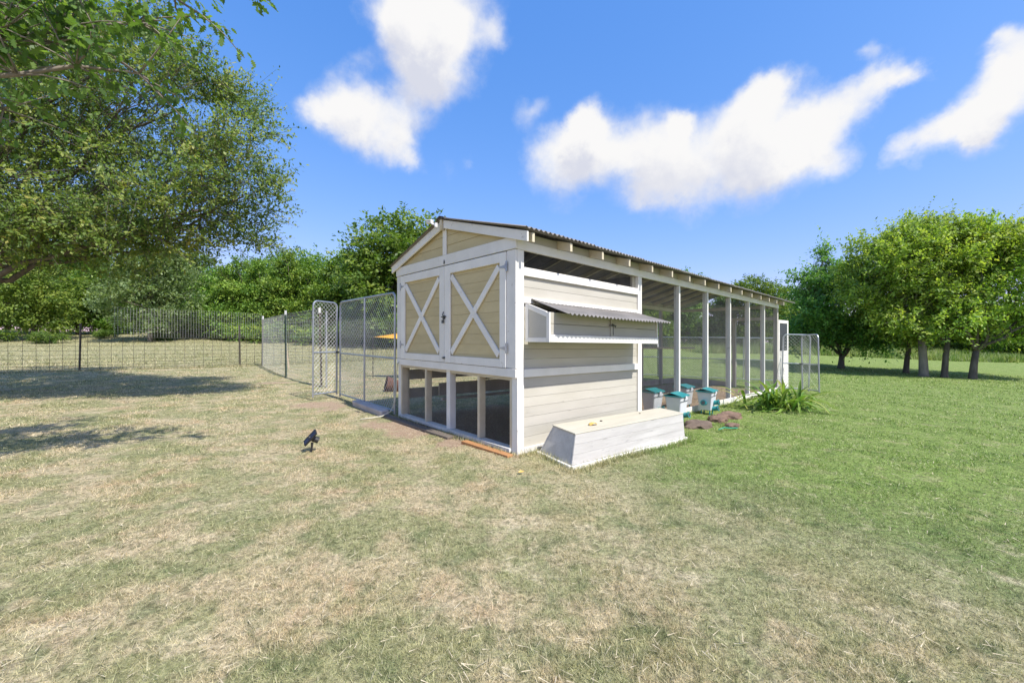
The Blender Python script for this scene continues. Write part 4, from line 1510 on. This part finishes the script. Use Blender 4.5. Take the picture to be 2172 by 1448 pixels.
tree('elm_tree', 'large olive green small leaved tree overhanging the dry lawn and fence', EL, 31, elm_lobes,
     [(-.25, .05, -.2), (-.1, 0, .5), (.05, 0, 1.3), (.1, .05, 2.0), (.2, 0, 2.6)], [.42, .33, .29, .28, .24],
     [(.05, 0, 1.9), (.15, 0, 2.4), (.2, 0, 2.6)], .062, 10000, 17, .48, .068, 'leaf_elm', subs=6, second=4,
     up=.28, droop=.16, inner=.30, wid=.52, spread=.5, centre=(.5, 0, 3.2), clump=12)

# ---- oak limb reaching in from the near left, big lobed leaves
ox_, oy_ = -6.4, 2.0
OK = Vector((ox_, oy_, Gf(ox_, oy_)))
oak = empty('oak_tree', OK)
tag(oak, 'oak with lobed green leaves reaching over the lawn in front of the olive tree', 'tree')


def oak_leaf_shape():
    half = [(.0, .0), (.12, .05), (.22, .20), (.32, .10), (.45, .27), (.56, .12), (.70, .24), (.80, .11), (.92, .12), (1.0, 0)]
    up_ = [(t, w) for t, w in half]
    lo_ = [(t, -w) for t, w in reversed(half[1:-1])]
    return np.array(up_ + lo_)


def oak_build():
    rng = np.random.default_rng(77)
    r = random.Random(4)
    mb = MB()
    def O(x, y, z): return Vector((x, y, z)) - OK
    mb.tube([(-.1, 0, -.2), (0, 0, .6), (.05, .05, 1.7), (.1, .1, 2.6)], [.30, .24, .21, .19], 12)
    crown_pt = O(-6.3, 2.1, 2.5)
    limbs = []
    ends = [(-3.55, 3.1, 3.62), (-3.1, 3.3, 3.95), (-3.0, 3.2, 3.45), (-2.75, 3.25, 4.1), (-4.2, 3.25, 4.1), (-1.95, 3.05, 4.05), (-4.6, 3.6, 3.4), (-4.0, 3.6, 4.6), (-5.2, 1.2, 4.4), (-7.6, 2.6, 4.4), (-6.6, .6, 4.6), (-8.0, 1.6, 3.8)]
    starts, dirs, lens = [], [], []
    for k, e in enumerate(ends):
        q = O(*e)
        pts = bend(crown_pt, q, r, .07, 8)
        mb.tube(pts, [.036 * (1 - .85 * i / 8) + .003 for i in range(9)], 8)
        nsub = 36 if k != 5 else 3
        for _ in range(nsub):
            i0 = r.randint(4, 8) if k != 5 else 8
            d = Vector((r.gauss(.25, .6), r.gauss(0, .6), r.gauss(.05, .45))).normalized()
            ln = r.uniform(.25, .6) if k != 5 else .16
            e2 = pts[i0] + d * ln
            mb.tube(bend(pts[i0], e2, r, .08, 3), [.008, .006, .004, .003], 5)
            starts.append(pts[i0]); dirs.append(d); lens.append(ln)
    S = np.array([list(s) for s in starts]); D = np.array([list(d) for d in dirs]); Ln = np.array(lens)
    m = 17
    t = .25 + .8 * (np.arange(m)[None] + rng.random((len(S), m))) / m
    pos = S[:, None] + D[:, None] * (Ln[:, None] * t)[..., None] + rng.normal(0, .035, (len(S), m, 3))
    a = nrm(D[:, None] * .5 + rng.normal(0, .75, pos.shape) + np.array([0, 0, -.15]))
    n = nrm(np.array([0, 0, .9]) + rng.normal(0, .55, pos.shape))
    b = nrm(np.cross(n, a)); n = np.cross(a, b)
    sz = rng.uniform(.05, .098, (len(S), m, 1))
    shp = oak_leaf_shape()
    P_ = []
    for tt, ww in shp:
        P_.append(pos + a * sz * tt + b * sz * ww * 1.15 + n * sz * (.22 * abs(ww) - .25 * tt * tt))
    V = np.stack(P_, 2).reshape(-1, 3)
    rnd = np.clip(rng.normal(.45, .25, (len(S), m)), 0, 1).ravel()
    link('trunk', mb.mesh('trunk', M['bark_pale'], smooth=True), oak)
    link('crown', np_mesh('crown', V, len(shp), rnd, M['leaf_oak']), oak)


oak_build()


# ---- yard trees on the right
def yard_tree(name, label, x, y, seed, h, lobes, lean, tr, fork_h, leafmat, ns, m, bark='bark', leaf=.10, length=.62, trunks=1, **kw):
    loc = Vector((x, y, Gf(x, y)))
    tp_ = [(-.02, 0, -.2), (0, 0, .15), (lean[0] * .3, lean[1] * .3, fork_h * .5), (lean[0], lean[1], fork_h)]
    return tree(name, label, loc, seed, lobes, tp_, [tr * 1.5, tr * 1.1, tr * .95, tr * .85], [(lean[0], lean[1], fork_h), (lean[0] * .7, lean[1] * .7, fork_h * .8)], tr * .55,
                ns, m, length, leaf, leafmat, bark=bark, group='trees on the green lawn', **kw)


yk = dict(up=.2, droop=.10, inner=.25, wid=.55, spread=.5)
yard_tree('yard_tree', 'low dark green tree, many stemmed, standing nearest the run', 17.6, 21.3, 101, 6,
          [((-1.2, -.3, 3.0), (1.7, 1.6, 1.5)), ((.8, -.3, 3.2), (1.6, 1.6, 1.6)), ((-.2, -.2, 4.6), (1.5, 1.5, 1.1)), ((-2.0, -.2, 4.4), (.8, .8, .9)), ((.2, -.8, 1.9), (1.9, 1.3, .9)), ((-1.8, 0, 1.9), (1.1, 1.2, 1.0)), ((1.7, 0, 2.0), (1.0, 1.2, 1.0)), ((-.7, .2, 5.9), (.5, .5, .7))],
          (.05, 0), .14, .7, 'leaf_dark', 2200, 15, leaf=.15, length=.7, **yk)
yard_tree('yard_tree', 'short trunked green tree between the dark tree and the tallest trunk', 19.0, 19.2, 102, 5,
          [((-.5, -.2, 3.0), (1.2, 1.3, 1.0)), ((.6, 0, 3.9), (1.3, 1.3, 1.0)), ((-.9, 0, 4.6), (1.2, 1.3, 1.0)), ((.2, .4, 5.3), (1.3, 1.3, .9)), ((-.4, -.4, 2.2), (.9, .8, .6)), ((.7, .2, 2.5), (.8, .8, .6))],
          (.15, 0), .105, 1.3, 'leaf_yard', 1500, 15, leaf=.135, **yk)
yard_tree('yard_tree', 'broad yellow green tree with the thickest flared trunk on the lawn', 18.35, 17.75, 103, 7,
          [((-1.9, .1, 4.7), (1.3, 1.5, 1.05)), ((-.6, -.2, 5.5), (1.5, 1.6, 1.1)), ((.9, 0, 5.7), (1.5, 1.6, 1.1)), ((-2.5, .3, 3.7), (.9, 1.1, .75)), ((.2, -.9, 4.4), (1.3, 1.2, .9)), ((-1.2, .6, 5.9), (1.2, 1.3, .9)), ((1.9, .2, 4.6), (1.1, 1.3, .9)), ((-.9, -.6, 3.6), (1.0, 1.0, .7)), ((-1.5, -.3, 2.6), (1.0, .9, .65)), ((.5, -.5, 2.9), (.9, .9, .6)), ((-.6, .5, 2.4), (.9, .9, .55))],
          (-.05, .05), .15, 1.8, 'leaf_yard', 3000, 16, bark='bark_pale', leaf=.13, **yk)
yard_tree('yard_tree', 'straight dark trunked tree between the flared trunk and the forked trunk', 18.9, 17.4, 104, 6.5,
          [((.2, 0, 4.0), (1.1, 1.1, .9)), ((1.2, -.2, 5.2), (1.5, 1.5, 1.1)), ((.0, .2, 6.0), (1.4, 1.4, .9)), ((2.2, .2, 5.7), (1.4, 1.4, 1.0)), ((-.2, -.4, 3.0), (.7, .7, .7)), ((.6, -.2, 2.5), (.8, .8, .55)), ((-.3, .3, 2.3), (.6, .6, .5))],
          (.16, 0), .105, 1.8, 'leaf_yard', 2000, 15, leaf=.13, **yk)
yard_tree('yard_tree', 'fork trunked yellow green tree furthest from the run', 19.5, 16.85, 105, 6.5,
          [((1.3, 0, 4.5), (1.5, 1.5, 1.1)), ((2.6, .1, 5.4), (1.6, 1.6, 1.1)), ((.2, -.2, 3.2), (1.1, 1.0, .8)), ((3.6, .2, 4.3), (1.5, 1.5, 1.0)), ((2.1, -.6, 3.2), (1.3, 1.2, .8)), ((-.9, -.2, 2.5), (.8, .8, .6)), ((1.0, .5, 5.9), (1.3, 1.3, .9)), ((3.4, 1.2, 2.9), (1.5, 1.4, .9)), ((.9, .3, 2.2), (.9, .9, .55)), ((2.6, -.3, 2.1), (1.1, 1.0, .55))],
          (.2, .05), .12, 1.2, 'leaf_yard', 2700, 15, leaf=.13, **yk)

# ---- woods behind: a few prototypes, copied
protos = {}


def copy_tree(src, loc, rz, sc_, label):
    o = src.copy(); col.objects.link(o)
    o.location = loc; o.rotation_euler = (0, 0, rz); o.scale = sc_
    o['label'] = label
    for ch in list(src.children):
        c = ch.copy(); col.objects.link(c); c.parent = o
    return o


def rand_lobes(seed, h, w, base, n, cone=False):
    r = random.Random(seed)
    out = []
    for k in range(n):
        t = (k + .5) / n
        z = base + (h - base) * t
        if cone:
            rad = w * (1 - t) ** .75 * .5 + .25
            off = rad * .45
            a = k * 2.4
            out.append(((off * math.cos(a), off * math.sin(a), z), (rad * .85, rad * .85, (h - base) / n * .9)))
        else:
            env = w * .5 * math.sqrt(max(.12, 1 - ((z - (base + (h - base) * .5)) / ((h - base) * .58)) ** 2))
            a = k * 2.4 + r.uniform(-.5, .5)
            off = env * r.uniform(.35, .75)
            rr = env * r.uniform(.45, .62) + .35
            out.append(((off * math.cos(a), off * math.sin(a), z), (rr, rr, rr * .8)))
    return out


KIND = {
    'wood': ('woodland_tree', 'mid green broad leaved tree in the wood behind the field', 'leaf_wood', 'bark'),
    'grey': ('woodland_tree', 'grey green tree with a visible trunk in front of the wood', 'leaf_grey', 'bark_pale'),
    'bright': ('woodland_tree', 'bright yellow green tree at the edge of the wood behind the field', 'leaf_bright', 'bark'),
    'juniper': ('juniper_tree', 'dense cone shaped green juniper reaching the ground behind the field', 'leaf_juniper', 'bark'),
}


def proto(kind, loc, rz, s):
    nm, lb, lm, bk = KIND[kind]
    if kind not in protos:
        seed = 200 + 10 * len(protos)
        if kind == 'juniper':
            lob = rand_lobes(seed, 6.2, 3.6, .5, 9, True)
            t = tree(nm, lb, loc, seed, lob, [(0, 0, -.3), (0, 0, 1.2), (.05, 0, 3)], [.16, .12, .08], [(0, 0, .6), (0, 0, 2.0), (.05, 0, 3)], .04, 2000, 12, .62, .20, lm, bk,
                     group='trees of the wood behind the field', twig=0, subs=2, second=1, qs=(.32, .54), up=-.05, droop=.25, inner=.45, wid=.38, spread=.4)
        else:
            lob = rand_lobes(seed, 8.0, 6.2, 1.3 if kind != 'grey' else 2.0, 13)
            t = tree(nm, lb, loc, seed, lob, [(-.05, 0, -.3), (0, 0, .8), (.1, .05, 2.2), (.0, .1, 3.6)], [.24, .18, .16, .12], [(.1, .05, 2.0), (.05, .08, 3.0), (0, .1, 3.6)], .075, 1900, 13, .8, .23, lm, bk,
                     group='trees of the wood behind the field', twig=0, subs=4, second=2, qs=(.30, .50), up=.15, droop=.15, inner=.35, wid=.55, spread=.5)
        t.rotation_euler = (0, 0, rz); t.scale = s
        protos[kind] = t
        return t
    return copy_tree(protos[kind], loc, rz, s, lb)


def wood_label(kind, x, y, row):
    what = {'wood': 'mid green tree', 'grey': 'grey green tree', 'bright': 'yellow green tree', 'juniper': 'dense juniper'}[kind]
    r_ = x / y
    where = ('beyond the dark woven field fence' if r_ < -.95 else 'beyond the pale netting above the field fence' if r_ < -.56 else
             'behind the open gate and its chain link panel' if r_ < -.27 else 'behind the coop' if r_ < .33 else 'behind the run, seen through its mesh')
    return what + (' in the back row ' if row else ' at the wood edge ') + where


def ray(px_, dist):
    """ground point seen in this direction at a depth"""
    return ((px_ - 1086) / FPX * dist, dist)


rw = random.Random(9)
front = [(-260, 31, 'bright', .95), (-120, 33, 'wood', 1.0), (-20, 33, 'bright', .80), (70, 30, 'bright', .72), (165, 36, 'wood', .85), (250, 38, 'juniper', .78), (318, 31, 'grey', .80), (385, 37, 'juniper', .95),
         (440, 36, 'juniper', .92), (497, 35, 'juniper', 1.02), (548, 35, 'juniper', .98), (610, 34, 'juniper', 1.12), (655, 36, 'wood', .80), (705, 33, 'juniper', 1.08), (752, 34, 'wood', .90), (800, 31, 'juniper', 1.05),
         (850, 31, 'wood', 1.25), (905, 35, 'wood', 1.22), (955, 33, 'juniper', 1.1), (1060, 36, 'wood', 1.0), (1180, 38, 'juniper', 1.0), (1290, 37, 'wood', .88), (1385, 36, 'juniper', .9), (1450, 39, 'wood', .85), (1525, 38, 'juniper', .85), (1585, 36, 'wood', .80), (1680, 42, 'wood', .62)]
for i, (pxx, dist, kd, s) in enumerate(front):
    x, y = ray(pxx, dist)
    s2 = s * rw.uniform(.93, 1.07)
    o = proto(kd, (x, y, Gf(x, y) - .05), rw.uniform(0, 6.28), (s * 1.08, s * 1.08, s2 * (1.06 if pxx < 700 else .95)))
    o['label'] = wood_label(kd, x, y, 0)
for i in range(18):     # second row
    pxx = -230 + i * 112 + rw.uniform(-25, 25)
    dist = rw.uniform(42, 48)
    x, y = ray(pxx, dist)
    kd = rw.choice(['wood', 'wood', 'juniper', 'bright', 'grey'])
    s = rw.uniform(.9, 1.12) * (1.0 if pxx < 1000 else .75)
    if kd == 'grey': kd = 'wood'
    o = proto(kd, (x, y, Gf(x, y) - .05), rw.uniform(0, 6.28), (s * 1.2, s * 1.2, s))
    o['label'] = wood_label(kd, x, y, 1)

# far right hedge of bright trees and bushes behind the meadow
for i, (pxx, dist, kd, s) in enumerate(((1700, 43, 'wood', .6), (1770, 42, 'bright', .5), (1840, 43, 'wood', .55), (1905, 42, 'bright', .5), (1985, 40, 'wood', .52), (2055, 38, 'bright', .5), (2125, 37, 'wood', .55), (1735, 44, 'wood', .6), (1810, 47, 'bright', .42), (1880, 46, 'wood', .45), (1950, 43, 'bright', .40), (2020, 41, 'wood', .42), (2090, 36, 'bright', .40), (2150, 34, 'bright', .46), (2215, 33, 'wood', .55), (2300, 34, 'bright', .6), (2060, 52, 'wood', .55), (1920, 56, 'wood', .5), (1780, 58, 'wood', .55), (2180, 46, 'wood', .6))):
    x, y = ray(pxx, dist)
    o = proto(kd, (x, y, Gf(x, y) - s * .9), rw.uniform(0, 6.28), (s * 1.3, s * 1.3, s))
    o['label'] = {'wood': 'dark green bush in the far hedge behind the yellow meadow', 'bright': 'bright green bush in the far hedge behind the yellow meadow'}[kd]
    o['category'] = 'bush'
    o['group'] = 'bushes of the far hedge'
    o.name = 'hedge_bush'

# far wood closing the view, one mass
fw = []
rf = random.Random(77)
for i in range(64):
    a = R(-66) + R(132) * i / 63
    d = rf.uniform(78, 92)
    x, y = d * math.sin(a), d * math.cos(a)
    h = rf.uniform(2.0, 3.6) * (1.0 if a < .5 else .8)
    fw.append(((x, y, Gf(x, y) + h * .75), (3.6, 3.0, h)))
V, rnd, _, _ = sprays(900, fw, 5200, 13, 1.5, .42, up=.15, inner=.3, clump=3)
o = link('far_wood', np_mesh('far_wood', V, 4, rnd, M['leaf_wood']))
tag(o, 'far wood of green trees closing the view beyond the fields', 'wood', None, 'stuff')

# brush along the foot of the wood
rb_ = random.Random(21)
V_all = None
lob = [((0, 0, .45), (1.0, .8, .6)), ((.8, .3, .35), (.8, .7, .5)), ((-.8, .1, .4), (.9, .7, .5))]
bush0 = None
for i in range(9):
    pxx = -160 + i * 128 + rb_.uniform(-15, 15)
    dist = rb_.uniform(31.5, 34) if pxx > 160 else rb_.uniform(27, 29)
    x, y = ray(pxx, dist)
    s = rb_.uniform(.6, 1.0)
    lb = 'low leafy shrub at the foot of the wood behind the field'
    if bush0 is None:
        bush0 = tree('shrub', lb, (x, y, Gf(x, y)), 401, lob, [(0, 0, -.1), (0, 0, .2)], [.05, .04], [(0, 0, .1), (0, 0, .2)], .02, 420, 12, .45, .14, 'leaf_wood', group='shrubs at the foot of the wood', cat='shrub', twig=0, subs=2, second=1, up=.3, droop=.1, inner=.2, wid=.5)
        bush0.scale = (s, s, s)
    else:
        copy_tree(bush0, (x, y, Gf(x, y)), rb_.uniform(0, 6.28), (s, s, s), lb)


# ------------------------------------------------------------------ grass
def blades(seed, X, Y, h, w, lean, mat, name, label, zoff=-.003):
    rng = np.random.default_rng(seed)
    n = len(X)
    Z = G(X, Y) + zoff
    az = rng.uniform(0, 2 * np.pi, n)
    ln = np.abs(rng.normal(lean, lean * .55, n))
    dx, dy = np.cos(az), np.sin(az)
    fa = rng.uniform(0, 2 * np.pi, n)
    sx, sy = np.cos(fa) * w * .5, np.sin(fa) * w * .5
    b0 = np.stack([X - sx, Y - sy, Z], -1)
    b1 = np.stack([X + sx, Y + sy, Z], -1)
    tip = np.stack([X + dx * ln * h, Y + dy * ln * h, Z + h / np.sqrt(1 + ln ** 2 * .5)], -1)
    V = np.stack([b0, b1, tip], 1).reshape(-1, 3)
    me = np_mesh(name, V, 3, rng.random(n), mat)
    o = link(name, me)
    tag(o, label, 'grass', None, 'stuff')
    return o


def vnoise(x, y, s, seed):
    """cheap value noise"""
    rng = np.random.default_rng(seed)
    tab = rng.random((64, 64))
    u, v = x * s, y * s
    i, j = np.floor(u).astype(int), np.floor(v).astype(int)
    fu, fv = u - i, v - j
    fu, fv = fu * fu * (3 - 2 * fu), fv * fv * (3 - 2 * fv)
    g = lambda a, b: tab[a % 64, b % 64]
    return (g(i, j) * (1 - fu) + g(i + 1, j) * fu) * (1 - fv) + (g(i, j + 1) * (1 - fu) + g(i + 1, j + 1) * fu) * fv


def lawn():
    rng = np.random.default_rng(3)
    n = 760000
    r = np.exp(rng.uniform(np.log(1.15), np.log(30), n))
    a = rng.uniform(R(-64), R(64), n)
    X, Y = r * np.sin(a), r * np.cos(a)
    s = soil_amount(X, Y)
    keep = rng.random(n) > s * .93
    dens = vnoise(X, Y, 2.2, 5) * .6 + vnoise(X, Y, 6.0, 6) * .4
    keep &= rng.random(n) < .45 + dens * .9
    # nothing grows under the trough
    lx = (X - CX) * VX + (Y - CY) * VY; ly = (X - CX) * UX + (Y - CY) * UY
    keep &= ~((lx > .25) & (lx < 2.4) & (ly < -.12) & (ly > -.66))
    X, Y, r, lx, ly = X[keep], Y[keep], r[keep], lx[keep], ly[keep]
    tuft = vnoise(X, Y, 3.0, 8)
    h = rng.uniform(.5, 1.3, len(X)) * .019 * (.55 + .9 * tuft) * (1 + .045 * r)
    near_wall = ((lx > -.15) & (lx < 10.3) & (ly < .0) & (ly > -.09)) | ((ly > -.1) & (ly < WD) & (lx < -.02) & (lx > -.12)) | ((lx > .0) & (lx < 2.6) & (ly < -.70 - .06 * lx) & (ly > -.80 - .07 * lx))
    h = np.where(near_wall, h * 2.2, h)
    w = .0030 * np.maximum(1, r / 2.6) * rng.uniform(.7, 1.3, len(X))
    blades(4, X, Y, h, w, .95, M['blade'], 'lawn_grass', 'short patchy lawn, straw coloured towards the fence and green beyond the coop')
    # longer grass the mower misses along the walls and round the trough
    qx, qy = [], []
    for (x0, y0, x1, y1, n_, sd__) in ((-.05, -.05, 2.7, -.03, 700, .03), (2.75, -.06, 10.2, -.06, 2600, .035), (-.09, .1, -.09, WD, 900, .035), (.05, -.79, 2.35, -.97, 1900, .035),
                                       (2.42, -.95, 2.60, -.35, 900, .04), (.05, -.78, .22, -.1, 500, .03), (-.1, WD + .1, -.1, 5.6, 500, .05), (5.9, -1.3, 6.9, -1.2, 600, .15)):
        t = rng.random(n_)
        lx_ = x0 + (x1 - x0) * t + rng.normal(0, sd__, n_); ly_ = y0 + (y1 - y0) * t + rng.normal(0, sd__, n_)
        qx.append(CX + VX * lx_ + UX * ly_); qy.append(CY + VY * lx_ + UY * ly_)
    X, Y = np.concatenate(qx), np.concatenate(qy)
    keep = rng.random(len(X)) < .25 + vnoise(X, Y, 2.5, 12)
    X, Y = X[keep], Y[keep]
    blades(6, X, Y, rng.uniform(.03, .105, len(X)), rng.uniform(.004, .008, len(X)), .45, M['blade'], 'wall_grass', 'longer grass left standing along the coop walls and trough')
    # scattered longer green tufts
    k = 1300
    r = np.exp(rng.uniform(np.log(1.3), np.log(16), k)); a = rng.uniform(R(-60), R(60), k)
    cx, cy = r * np.sin(a), r * np.cos(a)
    m = 34
    X = (cx[:, None] + rng.normal(0, .035, (k, m)) * (1 + r[:, None] * .12)).ravel(); Y = (cy[:, None] + rng.normal(0, .035, (k, m)) * (1 + r[:, None] * .12)).ravel()
    rr = np.repeat(r, m)
    ok = soil_amount(X, Y) < .6
    lx = (X - CX) * VX + (Y - CY) * VY; ly = (X - CX) * UX + (Y - CY) * UY
    ok &= ~((lx > .15) & (lx < 2.5) & (ly < -.1) & (ly > -.75))
    X, Y, rr = X[ok], Y[ok], rr[ok]
    blades(5, X, Y, rng.uniform(.02, .05, len(X)), .0032 * np.maximum(1, rr / 3), .9, M['blade'], 'lawn_tufts', 'scattered longer tufts standing out of the lawn')
    # straw litter lying on the sward
    k = 2600
    r = np.exp(rng.uniform(np.log(1.3), np.log(12), k)); a = rng.uniform(R(-60), R(60), k)
    X, Y = r * np.sin(a), r * np.cos(a)
    az = rng.uniform(0, 6.28, k); L = rng.uniform(.02, .085, k); wd = rng.uniform(.0010, .0022, k) * np.maximum(1, r / 3)
    Z = G(X, Y) + rng.uniform(.012, .03, k)
    dx, dy = np.cos(az) * L, np.sin(az) * L
    px_, py_ = -np.sin(az) * wd, np.cos(az) * wd
    tilt = rng.normal(0, .12, k) * L
    V = np.stack([np.stack([X - px_, Y - py_, Z], -1), np.stack([X + dx, Y + dy, Z + tilt], -1), np.stack([X + px_, Y + py_, Z + .001], -1)], 1).reshape(-1, 3)
    o = link('straw_litter', np_mesh('straw_litter', V, 3, rng.random(k), M['straw']))
    tag(o, 'bits of dry straw scattered over the lawn', 'straw', None, 'stuff')


lawn()


def meadow():
    rng = np.random.default_rng(13)
    n = 70000
    X = rng.uniform(14, 75, n)
    # the meadow's near edge runs off to the right, closer with distance from the coop
    edge = 31.5 - .17 * (X - 14) + 1.0 * np.sin(X * .35)
    Y = edge + rng.random(n) ** 1.5 * 13
    dens = vnoise(X, Y, .5, 4)
    keep = rng.random(n) < .35 + dens * .8
    X, Y = X[keep], Y[keep]
    h = rng.uniform(.3, .75, len(X)) * (.6 + .6 * vnoise(X, Y, .8, 2))
    blades(14, X, Y, h, rng.uniform(.02, .05, len(X)), .3, M['meadow'], 'meadow_grass', 'tall yellow green meadow grass behind the trees on the lawn')
    # rough grass in the field behind the fence
    n = 60000
    X = rng.uniform(-48, 4, n); Y = rng.uniform(15, 36, n)
    f = (X + 16.7) * (-.671) + (Y - 13) * .741
    k = (f > .2) & (rng.random(n) < .3 + .8 * vnoise(X, Y, .4, 9))
    X, Y = X[k], Y[k]
    blades(15, X, Y, rng.uniform(.05, .14, len(X)), rng.uniform(.015, .04, len(X)), .8, M['blade'], 'field_grass', 'rough mown grass in the field behind the fence')
    # long grass along the fence foot
    t = rng.uniform(-9, 20, 9000)
    X = -16.7 + .741 * t + rng.normal(0, .10, 9000); Y = 13 + .671 * t + rng.normal(0, .10, 9000)
    blades(16, X, Y, rng.uniform(.04, .16, 9000), rng.uniform(.006, .014, 9000), .6, M['blade'], 'fence_grass', 'longer grass along the foot of the field fence')


meadow()
